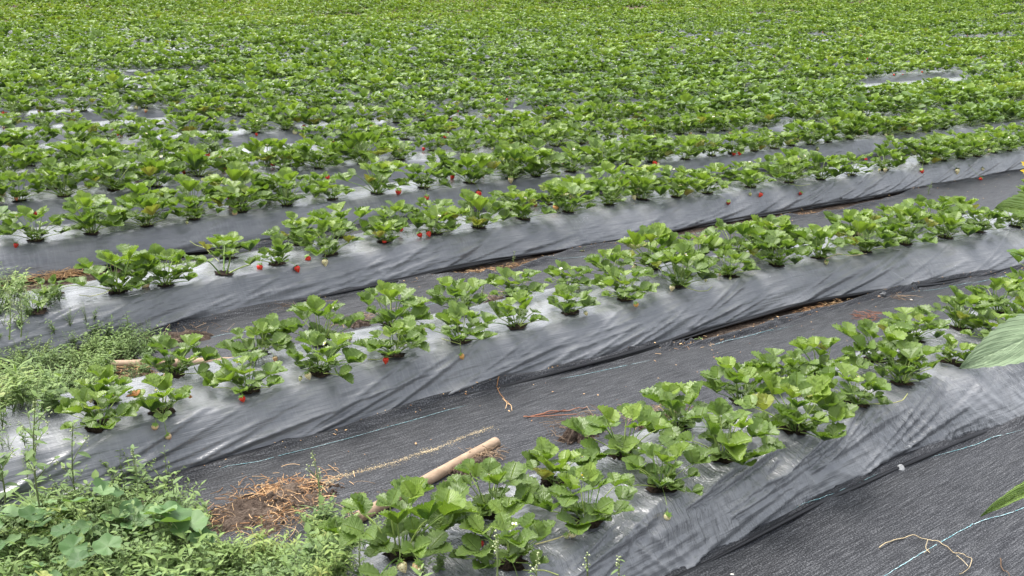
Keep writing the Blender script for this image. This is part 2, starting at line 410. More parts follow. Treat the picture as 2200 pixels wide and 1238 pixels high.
def hem_u(i, v):
    e = edge_u(i, v); b = BN[i] if i < 6 else None
    h = e + 0.006
    if b in HEMS_PX:
        hv, hu = uvs(HEMS_PX[b], 0.0); ev, eu = uvs(EDGES_PX[b], 0.0)
        gap = (1.7 if i == 3 else 1.2) * np.interp(v, hv, np.maximum(0.0, np.interp(hv, ev, eu) - hu), left=0, right=0)
        h = h - gap
    elif i > 2: h = h - 0.05 * np.clip(noise(v * 1.1, i * 2.2, 31) - 0.6, 0, 1)
    return h
VR = [(0.93, 5.2), (-0.6, 8.0), (-0.6, 11.5), (-0.6, 14.5)]
def vrange(i):
    if i < len(VR): return VR[i]
    u = 6.5 + 1.06 * (i - 4)
    return (u * 0.05, min(u * 3.2, 60.0))

def bed_top(u, v, i):
    return HB

def build_bed(i):
    v0, v1 = vrange(i)
    dv = 0.007 if i < 1 else 0.009 if i < 2 else 0.016 if i == 2 else 0.03 if i < 6 else 0.12
    v = np.arange(v0, v1, dv); K1, K2, K3 = (48, 34, 12) if i < 2 else (34, 26, 12) if i < 3 else (14, 12, 6) if i < 6 else (6, 6, 4)
    r = row_u(i, v); e = edge_u(i, v); rb = r + row_gap(i); fe = rb + 0.2
    a1 = np.linspace(0, 1, K1); a2 = np.linspace(0, 1, K2 + 1)[1:]; a3 = np.linspace(0, 1, K3 + 1)[1:]
    sh = r - 0.045; shb = rb + 0.06
    U = np.concatenate([e[:, None] + (sh - e)[:, None] * a1, sh[:, None] + (shb - sh)[:, None] * a2, shb[:, None] + (fe - shb)[:, None] * a3], 1)
    def g(a): return np.sin(a * math.pi / 2) ** 0.95 * 0.8 + 0.2 * a
    crown = 0.012 * np.sin(math.pi * a2)
    zz = np.concatenate([0.004 + (HB - 0.004) * g(a1), HB + crown, HB - (HB + 0.02) * (1 - g(1 - a3))])
    Z = np.broadcast_to(zz, U.shape).copy()
    if v0 > 0.5:     # the open end of the nearest bed slopes to the ground
        Z *= (1 - np.exp(-((v - v0) / 0.10)) * 0.9)[:, None]
    elif i < 3: Z *= np.ones_like(Z)
    Vv = np.broadcast_to(v[:, None], U.shape)
    s = np.concatenate([np.zeros((len(v), 1)), np.cumsum(np.hypot(np.diff(U, axis=1), np.diff(Z, axis=1)), 1)], 1)
    ns = len(a1)
    low = np.clip(1 - s / 0.20, 0, 1)                                  # 1 at the foot of the skirt
    # tension folds: long, almost along the row, climbing from the foot
    m1 = np.clip(fbm(Vv * 1.3, s * 2 + i * 7, 3 + i, 2) * 2.4 - 0.75, 0, 1)
    ph = s * 30 - Vv * 3.0 + 1.6 * noise(Vv * 0.6, s * 0.3, 11 + i)
    fold = 1 - np.abs(2 * noise(ph, Vv * 0.7, 21 + i) - 1)
    d = (0.015 if i else 0.006) * (fold ** 3 - 0.3) * m1 * np.clip(low * 1.6, 0.06, 1)
    ph2 = s * 75 - Vv * 6.5 + 1.5 * noise(Vv * 0.9, s * 2, 12 + i)
    d += (0.003 if i else 0.0015) * (1 - np.abs(2 * noise(ph2, Vv * 1.3, 25 + i) - 1)) * np.clip(low * 1.5, 0.12, 1) * (0.3 + m1)
    # puckers across the skirt
    m2 = np.clip(noise(Vv * 1.6, 3.3 + i, 41) * 2.2 - 1.15, 0, 1) if i else np.clip(fbm(Vv * 1.4, s * 1.5, 43, 2) * 2.2 - 0.45, 0, 1)
    ph3 = Vv * (19 if i else 16) + s * (9 if i else 16) + (2 if i else 1.0) * noise(Vv * 1.5, s * 2.5, 44 + i)
    mid = np.exp(-((s - (0.05 if i else 0.13)) / (0.06 if i else 0.11)) ** 2)
    d += (0.004 if i else 0.008) * ((1 - np.abs(2 * noise(ph3, s * (3 if i else 1.6), 45 + i) - 1)) ** 3 - 0.25) * m2 * mid
    # gentle sag and unevenness of the whole sheet
    d += 0.012 * (fbm(Vv * 2.3, s * 3.5, 51 + i, 3) - 0.5) * (1.0 if i else 1.2)
    d += 0.0035 * (fbm(Vv * 11, s * 17, 55 + i, 2) - 0.5) * (.6 if i else 1.2)
    if i == 0:
        d += 0.007 * (1 - np.abs(2 * noise(Vv * 30 + s * 22, s * 9, 57) - 1)) ** 2 * np.clip(fbm(Vv * 2, s * 3, 58, 2) * 2 - .5, 0, 1)
    # straight tension creases fanning out of the points where the edge is pinned
    if i < 6:
        rg = random.Random(900 + i); vv = v0 + .1
        while vv < min(v1, 9):
            steep = rg.random() < (.6 if i == 0 else .06)
            sa = rg.uniform(-.01, .04) if not (i == 0 and rg.random() < .4) else rg.uniform(.08, .16)
            for q in range(rg.randint(7, 14)):
                ang = math.radians(rg.uniform(28, 105) if steep else rg.uniform(1.5, 17)); Lc = rg.uniform(.06, .20) if steep else rg.uniform(.2, 1.0)
                wc = rg.uniform(.0028, .0062) * (1 if steep else 1.1); amp = rg.uniform(.25, 1) * (.0055 if steep else .0062)
                cv, cs = vv + rg.uniform(-.02, .05), sa + rg.uniform(-.008, .012)
                m = (v > cv - .25) & (v < cv + 1.0)
                if not m.any(): continue
                x_, y_ = Vv[m] - cv, s[m] - cs
                al = x_ * math.cos(ang) + y_ * math.sin(ang); pe = -x_ * math.sin(ang) + y_ * math.cos(ang) - .10 * al * al
                tp = np.clip(al / .03, 0, 1) * np.clip((Lc - al) / (Lc * .6), 0, 1); wd = wc * (1 + 1.2 * np.clip(al / Lc, 0, 1))
                d[m] += amp * tp * (np.exp(-(pe / wd) ** 2) - .55 * np.exp(-((pe + 1.7 * wd) / wd) ** 2))
            vv += rg.uniform(.10, .26) if i == 0 else rg.uniform(.12, .5)
    du, dz = np.gradient(U, axis=1), np.gradient(Z, axis=1); L = np.hypot(du, dz) + 1e-9
    edge_fade = np.clip(s / 0.012, 0.1, 1)
    U2 = U - dz / L * d * edge_fade; Z2 = Z + du / L * d * edge_fade
    X, Y = uv2xy(U2, Vv); Z2 = Z2 + zt(X, Y)
    G = Geo(); G.add(np.stack([X, Y, Z2], -1).reshape(-1, 3), grid_faces(*U.shape)[:, ::-1], np.stack([Vv + i * 13.7, s], -1).reshape(-1, 2))
    return G.mesh('raised_bed', [M['film']]), (v, U2, Z2, s)

def surf_z(i, u, v):
    """height of the film of a near bed at u, v"""
    vv, U, Z, s = SURF[i]
    k = int(np.clip(np.searchsorted(vv, v), 1, len(vv) - 1))
    return float(np.interp(u, U[k], Z[k]))
ORD = ('first second third fourth fifth sixth seventh eighth ninth tenth eleventh twelfth thirteenth fourteenth fifteenth sixteenth seventeenth eighteenth nineteenth twentieth').split()
def ordinal(n):
    if n <= 20: return ORD[n - 1]
    tens = {2: 'twenty', 3: 'thirty', 4: 'forty', 5: 'fifty', 6: 'sixty', 7: 'seventy', 8: 'eighty', 9: 'ninety'}
    t, o = divmod(n, 10)
    return tens[t] + '-' + ORD[o - 1] if o else tens[t][:-1] + 'ieth'
SURF = []; BEDS = []
bed_look = ['nearest raised bed under crumpled shiny black plastic, running out of the lower right corner',
            'second nearest raised bed, black plastic with long smooth skirt and yellowing berries on top',
            'third nearest raised bed, black plastic with long dirt gap along its foot',
            'fourth nearest raised bed, black plastic skirt with straw gap at its left foot']
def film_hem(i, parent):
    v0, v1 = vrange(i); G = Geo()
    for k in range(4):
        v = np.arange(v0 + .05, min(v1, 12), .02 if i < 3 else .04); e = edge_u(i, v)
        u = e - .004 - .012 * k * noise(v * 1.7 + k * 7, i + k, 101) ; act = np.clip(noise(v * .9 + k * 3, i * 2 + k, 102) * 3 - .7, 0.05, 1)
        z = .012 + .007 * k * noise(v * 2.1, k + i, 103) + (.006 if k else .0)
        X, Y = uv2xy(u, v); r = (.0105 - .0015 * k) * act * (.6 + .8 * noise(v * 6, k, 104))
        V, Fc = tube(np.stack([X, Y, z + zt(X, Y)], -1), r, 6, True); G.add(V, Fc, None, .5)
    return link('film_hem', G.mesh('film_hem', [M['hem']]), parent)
for i in range(NB):
    me, sf = build_bed(i); SURF.append(sf)
    o = link('raised_bed', me); BEDS.append(o)
    tag(o, bed_look[i] if i < 4 else f'{ordinal(i + 1)} nearest raised bed under black plastic, its plants leaving strips of film showing' if i < 9 else f'{ordinal(i + 1)} nearest raised bed under black plastic, nearly hidden by its plants', 'raised bed', 'raised beds under black plastic film')
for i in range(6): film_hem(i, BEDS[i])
# ------------------------------------------------------------------ the setting: ground and fabric paths
xs = np.concatenate([np.arange(-60, -12, 2.0), np.arange(-12, 16, 0.4), np.arange(16, 80, 2.0)]); ys = np.concatenate([np.arange(-6, 14, 0.4), np.arange(14, 110, 2.0)])
X, Y = np.meshgrid(xs, ys, indexing='ij')
Zg = zt(X, Y) + 0.012 * (fbm(X * 3, Y * 3, 71, 2) - 0.6)
Zg = np.where(Y > 20, Zg - 0.01, Zg)
G = Geo(); G.add(np.stack([X, Y, Zg - 0.002], -1).reshape(-1, 3), grid_faces(*X.shape))
tag(link('ground', G.mesh('ground', [M['soil']])), 'bare brown soil under the whole field', 'ground', kind='structure')

THREADS = {0: [], 1: [], 2: []}
def build_path(i):
    """fabric strip in front of bed i"""
    v0, v1 = vrange(i)
    if i == 0: v0, v1 = 0.2, 6.5
    if i == 1: v0 = 0.95
    if i == 2: v0 = 1.32
    dv = 0.015 if i < 3 else 0.04 if i < 6 else 0.2
    v = np.arange(v0, v1, dv); K = 90 if i < 2 else 50 if i < 4 else 24 if i < 6 else 8
    h = hem_u(i, v)
    lo = (row_u(i - 1, v) + row_gap(i - 1) + 0.15) if i else np.full(len(v), -0.6)
    a = np.linspace(0, 1, K) ** 0.75
    U = lo[:, None] + (h - lo)[:, None] * a; Vv = np.broadcast_to(v[:, None], U.shape)
    D = h[:, None] - U                                                # distance from the hem
    Z = 0.010 + 0.016 * (fbm(Vv * 0.9, U * 4, 81 + i, 3) - 0.4) * np.clip(D * 6, 0, 1)
    wr = 1 - np.abs(2 * noise(U * 24 - Vv * 1.1, Vv * 0.8, 83 + i) - 1)
    Z += 0.010 * wr ** 2 * np.clip(noise(Vv * 0.7, U * 3, 84 + i) * 1.8 - .4, 0, 1)
    nearhem = np.exp(-(D / 0.05) ** 2)
    wr2 = 1 - np.abs(2 * noise(D * 55 + Vv * 1.6 + 2 * noise(Vv * 2, D, 3), Vv * 1.8, 85 + i) - 1)
    Z += 0.026 * wr2 ** 1.5 * nearhem + 0.014 * np.exp(-((D - 0.012) / 0.012) ** 2) * (0.4 + noise(Vv * 2.4, 1.0, 86 + i))
    if i == 0: Z += 0.004 * np.exp(-((Vv - 2.72 - 0.35 * (1.2 - U)) / 0.01) ** 2)
    Z[:, -1] -= 0.008
    X, Y = uv2xy(U, Vv)
    Z = np.maximum(Z, 0.004)
    G = Geo(); G.add(np.stack([X, Y, Z + zt(X, Y)], -1).reshape(-1, 3), grid_faces(*U.shape)[:, ::-1], np.stack([Vv + i * 9.1, U], -1).reshape(-1, 2))
    nm = ['in front of the nearest bed', 'between the first and second beds', 'between the second and third beds'][i] if i < 3 else f'in front of the {ordinal(i + 1)} bed'
    o = link('path', G.mesh('path', [M['fabric']]))
    tag(o, f'black woven weed fabric lying {nm}', 'path', kind='structure')
    return o, (v, U, Z)
PATHS = [build_path(i) for i in range(NB)]
def path_z(i, u, v):
    vv, U, Z = PATHS[i][1]
    k = int(np.clip(np.searchsorted(vv, v), 0, len(vv) - 1)); return float(np.interp(u, U[k], Z[k]))
# teal marker threads woven into the fabric
def thread(i, px):
    P = np.array([at(x, y, 0.015) for x, y in px]); P = spline(P, 30)
    out = Geo()
    for k in range(len(P)):
        u, v = to_uv(P[k]); P[k, 2] = path_z(i, u, v) + 0.0022
    T = np.gradient(P, axis=0); T /= np.linalg.norm(T, axis=1, keepdims=True) + 1e-9
    S = np.cross(T, [0, 0, 1]); wd = (0.0012 * (0.4 + 0.9 * RNG.random(len(P))) * np.clip(np.minimum(np.arange(len(P)), np.arange(len(P))[::-1]) / 22, 0, 1) * (noise(np.arange(len(P)) * .21, 3.3, 8) > .12))[:, None]
    P = P + S * (0.0022 * (noise(np.arange(len(P)) * .5, 1.3, 9) - .5))[:, None]
    V = np.stack([P - S * wd, P + S * wd], 1).reshape(-1, 3)
    n = len(P); out.add(V, grid_faces(n, 2), None, np.repeat(RNG.random(n), 2))
    o = link('marker_thread', out.mesh('marker_thread', [M['thread']]), PATHS[i][0]); return o
for i, px in [(0, [(1850,1270),(1900,1238),(1990,1185),(2060,1145),(2110,1122),(2200,1090),(2260,1068)]), (0, [(1700,1108),(1760,1085),(1830,1052),(1890,1024)]),
              (0, [(1990,987),(2060,968),(2130,945),(2200,925)]), (1, [(470,1013),(490,1006),(560,992),(650,968),(750,941),(800,927),(880,905),(950,885),(1010,870)]),
              (1, [(1200,818),(1239,808),(1324,790),(1400,774)]), (1, [(1520,744),(1560,735),(1640,716),(1710,698)]), (1, [(1941,630),(2020,620),(2099,607),(2200,586),(2300,566)]),
              (2, [(430,733),(480,722),(560,712),(640,700)]), (2, [(860,668),(893,661),(934,651),(960,646)]), (2, [(1130,568),(1180,561),(1239,554),(1300,546)])]:
    thread(i, px)
# ------------------------------------------------------------------ leaf shapes
def leaflet(L, W, nt=13, nw=8, cup=0.45, curl=0.2, teeth=0.14, pleat=0.05, seed=0):
    """obovate toothed leaflet along +Y; returns V, uv, faces"""
    t = np.linspace(0, 1, nt); 
    prof = np.sin(math.pi * np.clip(t, 0, 1) ** 0.92) ** 0.55 * (0.78 + 0.3 * t); prof[0] = 0.06; prof[-1] = 0.26 if nt > 5 else 0.15
    a = np.linspace(-1, 1, nw + 1)
    tz = np.where(np.arange(nt) % 2 == 0, 1.0, 1 - teeth) if nt > 6 else np.ones(nt)
    A, T = np.meshgrid(a, t)
    hw = (prof * tz)[:, None] * W / 2
    x = A * ((1 - np.abs(A) ** 3) * (prof * W / 2)[:, None] + np.abs(A) ** 3 * hw)
    y = T * L + 0.02 * L * np.abs(A) ** 1.5 * np.sin(T * math.pi)         # side lobes sweep forward
    if nt > 6: y = y + (np.abs(A) ** 4) * np.where(np.arange(nt) % 2 == 0, 0.035, -0.01)[:, None] * L
    z = cup * np.abs(x) ** 1.25 * (W / 2) ** -0.25 - curl * L * (T ** 2) * 0.5
    z = z + pleat * W * np.abs(A) * np.cos((T * 9 - np.abs(A) * 4.5) * 2 * math.pi / 1.0) * (1 if nt > 10 else 0) * np.sin(np.pi * np.clip(T, 0, 1)) ** .5
    z = z + 0.05 * L * (fbm(A * 1.2 + seed, T * 2.0 + seed * 1.7, 5, 2) - 0.5)
    return np.stack([x, y, z], -1).reshape(-1, 3), np.stack([A / 2 + 0.5, T], -1).reshape(-1, 2), grid_faces(nt, nw + 1)

def trifoliate(G, base, az, el, size, lod, rng, rnd):
    """three leaflets at the end of a petiole; az = heading, el = pitch of the leaf plane"""
    nt, nw = {0: (15, 8), 1: (7, 4), 2: (3, 2)}[lod]
    cup = rng.uniform(0.25, 0.85)
    for k, dy in enumerate((0, 1.25, -1.25)):
        L = size * (1.0 if k == 0 else 0.9) * rng.uniform(0.92, 1.08); W = L * rng.uniform(0.92, 1.1)
        V, uv, Fc = leaflet(L, W, nt, nw, cup, rng.uniform(-0.1, 0.4), seed=rng.uniform(0, 50))
        lift = cup * 0.55 + rng.uniform(-0.1, 0.3) + (0.15 if k else 0.0)
        R = rot(0, 0, az - math.pi / 2) @ rot(el, 0, 0) @ rot(0, 0, dy * rng.uniform(0.85, 1.1)) @ rot(lift, 0, 0)
        G.add(V @ R.T + base, Fc, uv, rnd + rng.uniform(-0.06, 0.06), 0)

def make_plant(seed, n=11, h=0.16, spread=0.12, leaf=0.055, lod=0):
    """returns foliage Geo, stems Geo"""
    rng = random.Random(seed); Fo = Geo(); St = Geo()
    for k in range(n):
        q = (k + 0.5) / n                       # 0 inner (upright), 1 outer (low)
        az = k * 2.39996 + rng.uniform(-0.35, 0.35)
        inc = 0.12 + 1.2 * q ** 0.75 + rng.uniform(-0.12, 0.12)      # from vertical
        Ln = (h * (1.0 - 0.25 * q) + rng.uniform(-0.02, 0.02)) * (0.85 + 0.35 * math.sin(inc))
        tip = np.array([math.cos(az) * math.sin(inc) * Ln * 0.95, math.sin(az) * math.sin(inc) * Ln * 0.95, max(0.03, math.cos(inc) * Ln * 0.92)])
        tip[:2] *= spread / (h * 0.75)
        b0 = np.array([math.cos(az) * 0.012, math.sin(az) * 0.012, 0.0])
        mid = b0 * 2 + np.array([tip[0] * 0.3, tip[1] * 0.3, tip[2] * 0.75])
        P = bez(b0, mid, tip, 7 if lod == 0 else 4)
        if lod < 2: 
            V, Fc = tube(P, np.linspace(0.0024, 0.0015, len(P)), 5 if lod == 0 else 3, False); St.add(V, Fc, None, rng.random())
        old = lod == 0 and q > .7 and rng.random() < .12
        sz = leaf * rng.uniform(0.62, 1.25) * (0.85 if q < 0.15 else 1)
        rnd = rng.uniform(1.35, 1.95) if old else 0.78 - 0.5 * q + rng.uniform(-0.3, 0.32)
        if k % 2 == 0 and lod < 2:          # short-stalked young leaves filling the heart of the plant
            a2 = az + 1.1; r2 = rng.uniform(.015, .05) * spread / .1; T2 = np.array([math.cos(a2) * r2, math.sin(a2) * r2, rng.uniform(.02, .055)])
            trifoliate(Fo, T2, a2, rng.uniform(-.3, .5), leaf * rng.uniform(.5, .75), lod, rng, rng.uniform(.1, .45))
        trifoliate(Fo, tip, az + rng.uniform(-0.3, 0.3), rng.uniform(-0.4, 0.45) + (0.3 if q < 0.3 else 0.0), sz, lod, rng, rnd)
    return Fo, St

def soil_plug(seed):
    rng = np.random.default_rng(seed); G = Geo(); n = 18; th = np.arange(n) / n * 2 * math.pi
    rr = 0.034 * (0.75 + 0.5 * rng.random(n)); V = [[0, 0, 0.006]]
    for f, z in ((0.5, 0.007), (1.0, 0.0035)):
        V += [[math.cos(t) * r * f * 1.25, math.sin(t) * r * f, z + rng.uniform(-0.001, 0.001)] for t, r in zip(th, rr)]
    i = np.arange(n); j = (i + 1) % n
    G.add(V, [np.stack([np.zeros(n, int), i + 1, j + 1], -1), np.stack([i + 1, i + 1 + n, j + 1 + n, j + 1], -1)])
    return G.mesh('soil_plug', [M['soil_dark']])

def berry_geo(L=0.03, W=0.026, k=14):
    t = np.linspace(0, 1, 11); pr = np.sin(math.pi * t ** 0.75) ** 0.7 * (1.12 - 0.45 * t); pr[0] = 0.12; pr[-1] = 0.02; pr /= pr.max()
    th = np.arange(k) / k * 2 * math.pi
    V = np.stack([np.outer(pr, np.cos(th)) * W / 2, np.outer(pr, np.sin(th)) * W / 2, np.repeat(-t[:, None] * L, k, 1)], -1).reshape(-1, 3)
    i = np.arange(11 * k).reshape(11, k); j = np.roll(i, -1, 1)
    return V, [np.stack([i[:-1], i[1:], j[1:], j[:-1]], -1).reshape(-1, 4), i[:1], i[-1:, ::-1]]
def calyx_geo(W=0.026):
    G = Geo()
    for k in range(9):
        a = k / 9 * 2 * math.pi; L = W * 0.62
        V = np.array([[0, 0, 0.001], [L * 0.45, -L * 0.2, 0.002], [L * 0.45, L * 0.2, 0.002], [L, 0, -0.002 if k % 2 else 0.004]])
        G.add(V @ rot(0, 0, a).T, np.array([[0, 1, 3, 2]]), None, 0.5)
    return G
BERRY = {}
for nm, (L, W) in {'red': (0.030, 0.025), 'dkred': (0.027, 0.023), 'green': (0.020, 0.017), 'cream': (0.031, 0.026), 'pink': (0.027, 0.024), 'orange': (0.028, 0.026)}.items():
    G = Geo(); V, Fc = berry_geo(L, W); G.add(V, Fc); BERRY[nm] = G.mesh('strawberry', [M[nm]])
CAL = calyx_geo().mesh('calyx', [M['calyx']])
def flower_geo(lod=0):
    G = Geo(); Cn = Geo()
    for k in range(5):
        a = k / 5 * 2 * math.pi + 0.2; R = 0.0085
        th = np.linspace(0, 2 * math.pi, 9)[:-1]
        V = np.stack([R * 0.75 + np.cos(th) * R * 0.5, np.sin(th) * R * 0.48, 0.001 + 0.003 * np.cos(th)], -1)
        G.add(V @ rot(0, 0, a).T, np.arange(8)[None])
    th = np.arange(8) / 8 * 2 * math.pi
    V = np.concatenate([np.stack([np.cos(th) * 0.0042, np.sin(th) * 0.0042, th * 0 + 0.001], -1), [[0, 0, 0.0045]]])
    i = np.arange(8); Cn.add(V, np.stack([i, (i + 1) % 8, i * 0 + 8], -1)); return G, Cn
fg, fc = flower_geo(); FLOWER = fg.mesh('flower', [M['petal']]); FCEN = fc.mesh('flower_centre', [M['yellow']])

# plant prototypes: mesh data shared by the copies
PROTO = []
specs = [(n_, h_, s_, l_ * 1.12) for n_, h_, s_, l_ in [(11, .105, .09, .056), (13, .12, .105, .060), (15, .13, .115, .062), (17, .14, .12, .062), (14, .15, .11, .066), (10, .09, .08, .052), (18, .135, .13, .060), (16, .155, .115, .064), (12, .12, .105, .064), (20, .15, .13, .064)]]
for k, (n, h, spd, lf) in enumerate(specs):
    Fo, St = make_plant(100 + k, n, h, spd, lf)
    PROTO.append((Fo.mesh('foliage', [M['leaf']]), St.mesh('stems', [M['stem']]), h, spd))
SMALL = []
for k in range(2):
    Fo, St = make_plant(300 + k, 4, 0.075, 0.06, 0.036); SMALL.append((Fo.mesh('foliage', [M['leaf']]), St.mesh('stems', [M['stem']]), .075, .06))
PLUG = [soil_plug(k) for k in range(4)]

# ------------------------------------------------------------------ where the plants stand
plants = []          # dict(i, row, u, v, x, y, z, kind, scale)
OVR = {   # measured plants: (row, index) -> (proto, scale)
 ('A',0):(2,.85),('A',1):(4,.9),('A',2):(4,.85),('A',3):(3,1.0),('A',4):(9,1.05),('A',5):(2,.8),('A',6):(6,.95),('A',7):(0,.8),
 ('Ab',0):(3,1.12),('Ab',1):(4,.88),('Ab',2):(8,.8),('Ab',3):(4,1.0),('Ab',4):(3,.95),('Ab',5):(2,.9),('Ab',6):(6,.8),
 ('B',0):(1,.8),('B',1):(0,.9),('B',2):(1,.9),('B',3):(2,.85),('B',4):(1,.9),('B',5):(1,.9),('B',6):(0,1.0),('B',7):(8,.8),('B',8):(1,.95),
 ('Bb',0):(0,.8),('Bb',1):(2,.8),('Bb',2):(1,.9),('Bb',3):(4,.95),('Bb',4):(4,1.0),('Bb',5):(2,.85),('Bb',6):(1,.9),('Bb',7):(1,.8),
 ('C',0):('s',1.2),('C',1):(4,1.05),('C',2):(3,1.0),('C',3):('s',1.7),('C',4):(5,.95),('C',5):(7,.95),('C',6):(8,.85),('C',7):(8,.95),('C',8):(9,1.05),
 ('Cb',0):('s',1.1),('Cb',1):(5,1.0),('Cb',2):(8,.85)}
def add_plant(i, row, u, v, kind=None, scale=None):
    x, y = uv2xy(u, v); x = float(x); y = float(y)
    if math.hypot(x, y) < 0.7 or (i == 1 and v < .8): return
    big = 1.0
    k = kind if kind is not None else random.choice([1, 2, 3, 3, 4, 6, 6, 7, 8, 9])
    s = scale if scale is not None else (random.uniform(0.8, 1.12) * (1.08 if v > 4 else 1) if i < 3 else random.uniform(.8, 1.38) * (1.0 if row == 0 else .88))
    plants.append(dict(i=i, row=row, u=float(u), v=float(v), x=x, y=y, k=k, s=s, rz=random.uniform(0, 6.28)))
NROWS = 60
for i in range(NROWS):
    for row in (0, 1):
        key = (BN[i] if i < 6 else '?') + ('b' if row else '')
        v0, v1 = vrange(i) if i < NB else ((6.5 + 1.06 * (i - 4)) * 0.05, 75)
        have = []
        if key in ROWS_PX:
            for j, (px, py) in enumerate(ROWS_PX[key]):
                u, v = to_uv(at(px, py, HB)); have.append(v)
                if i < 3: u = (row_u(i, v) + row * row_gap(i)) * 0.35 + u * 0.65 if row == 0 else u
                k, s = OVR.get((key, j), (None, None)); add_plant(i, row, u, v, k, s)
        lo, hi = (min(have) - 0.2, max(have) + 0.2) if have else (1e9, 1e9)
        if key == 'A': lo = -1
        if key == 'Ab': lo = -1
        if key == 'Cb': pass
        v = v0 + random.uniform(0, 0.3)
        while v < v1:
            if not (lo < v < hi) and random.random() > ((0.06 if row == 0 else 0.18) if 2 < i < 9 else (0.02 if row == 0 else .08)):
                # bare stretches of film seen in the photograph
                bare = noise(v * 0.55, i * 1.37 + row * 0.2, 91) > (0.85 if i > 3 else 0.9)
                if not bare: add_plant(i, row, row_u(i, v) + row * row_gap(i) + random.uniform(-.02, .02), v)
            v += random.uniform(0.25, 0.36)
for p in plants:
    p['z'] = float(zt(p['x'], p['y'])) + HB
    if p['i'] < NB and p['y'] < 14: p['z'] = surf_z(p['i'], p['u'], p['v']) if p['i'] < len(SURF) else p['z']
    p['px'], p['py'], p['d'] = (float(q) for q in topx(p['x'], p['y'], p['z']))
plants = [p for p in plants if p['d'] > 0.3 and p['d'] < 72 and -60 - 150 / p['d'] < p['px'] < 2260 + 150 / p['d'] and p['py'] < 1330]
plants.sort(key=lambda p: p['d'])
inframe = [p for p in plants if -45 < p['px'] < 2245 and p['py'] < 1290]
IND = inframe[:300]; ids = set(id(p) for p in IND); REST = [p for p in plants if id(p) not in ids]

# berries lying by the near plants, as photographed: pixel, colour
BPX = [(1438,1076,'cream'),(1221,1122,'cream'),(1200,1103,'green'),(923,1150,'pink'),(937,1139,'green'),(878,1135,'cream'),(1024,1147,'dkred'),(1118,1175,'cream'),
 (992,736,'orange'),(827,768,'red'),(899,717,'cream'),(912,700,'green'),(653,785,'green'),(662,796,'cream'),(525,838,'red'),(593,768,'pink'),(540,762,'green'),(342,887,'pink'),(398,852,'pink'),(759,724,'green'),
 (1367,635,'orange'),(1440,612,'cream'),(1520,601,'green'),(1615,566,'green'),(1776,552,'pink'),(1768,547,'green'),(559,566,'red'),(636,559,'red'),(660,547,'red'),(698,546,'cream'),(230,595,'cream'),
 (827,514,'red'),(861,499,'red'),(899,503,'red'),(919,499,'red'),(1192,448,'orange'),(1566,410,'dkred'),(1637,399,'red'),(1612,401,'green'),(1723,390,'dkred'),
 (200,482,'red'),(175,412,'red'),(316,401,'red'),(296,399,'dkred'),(36,424,'pink'),(57,429,'dkred'),(70,428,'dkred'),(424,457,'pink'),(402,468,'green'),(856,407,'red'),(917,402,'red'),(703,358,'red'),(35,517,'dkred'),
 (1807,320,'red'),(1855,321,'red'),(1900,303,'red'),(1875,230,'red'),(1979,352,'red'),(2143,341,'red'),(445,327,'red'),(472,326,'red'),(655,268,'red'),(276,167,'red'),(1130,268,'red'),(1497,340,'orange'),(1467,340,'pink')]
extra = {}
for bx, by, c in BPX:
    P = at(bx, by + 6, HB + 0.015)
    if by > 850: P[1] -= .02
    q = min((p for p in IND), key=lambda p: (p['x'] - P[0]) ** 2 + (p['y'] - P[1]) ** 2)
    dd = math.hypot(q['x'] - P[0], q['y'] - P[1])
    if dd < 0.10 and q['i'] <= 1:
        P[0] = q['x'] + (P[0] - q['x']) * .9 ; P[1] = q['y'] - max(.085, abs(P[1] - q['y']))
    if dd > 0.25: P[0] = q['x'] + (P[0] - q['x']) * 0.2 / dd; P[1] = q['y'] + (P[1] - q['y']) * 0.2 / dd
    extra.setdefault(id(q), []).append((P, c))
def loc_z(i, x, y):
    u, v = to_uv((x, y)); return (surf_z(i, u, v) if i < len(SURF) else HB) 

cnt = {}
def add_berry(root, p, P, c):
    L = {'red': .03, 'dkred': .027, 'green': .02, 'cream': .031, 'pink': .027, 'orange': .028}[c]
    zs = loc_z(p['i'], P[0], P[1])
    d = np.array([(P[0] - p['x']), (P[1] - p['y']), 0]); ca, sa = math.cos(-p['rz']), math.sin(-p['rz']); s = p['s']
    lx, ly = (d[0] * ca - d[1] * sa) / s, (d[0] * sa + d[1] * ca) / s
    b = link('strawberry', BERRY[c], root); hang = random.random() < 0.35
    top = zs + L * (0.95 if not hang else 1.3) * s
    b.location = (lx, ly, (top - p['z']) / s); b.rotation_euler = (random.uniform(-.55, .55), random.uniform(-.55, .55), random.uniform(0, 6.28))
    sc = random.uniform(0.92, 1.1) * (1.2 if p['i'] > 1 else 1.0); b.scale = (sc, sc, sc)
    ck = link('calyx', CAL, b); k = L / 0.03; ck.scale = (k, k, k)
    a = (lx, ly, (top - p['z']) / s)
    G = Geo(); P_ = bez((lx * 0.08, ly * 0.08, 0.01), (lx * 0.65, ly * 0.65, a[2] + 0.035), a, 7); V, Fc = tube(P_, 0.0011, 4, False); G.add(V, Fc)
    link('fruit_stalk', G.mesh('fruit_stalk', [M['stem']]), root)

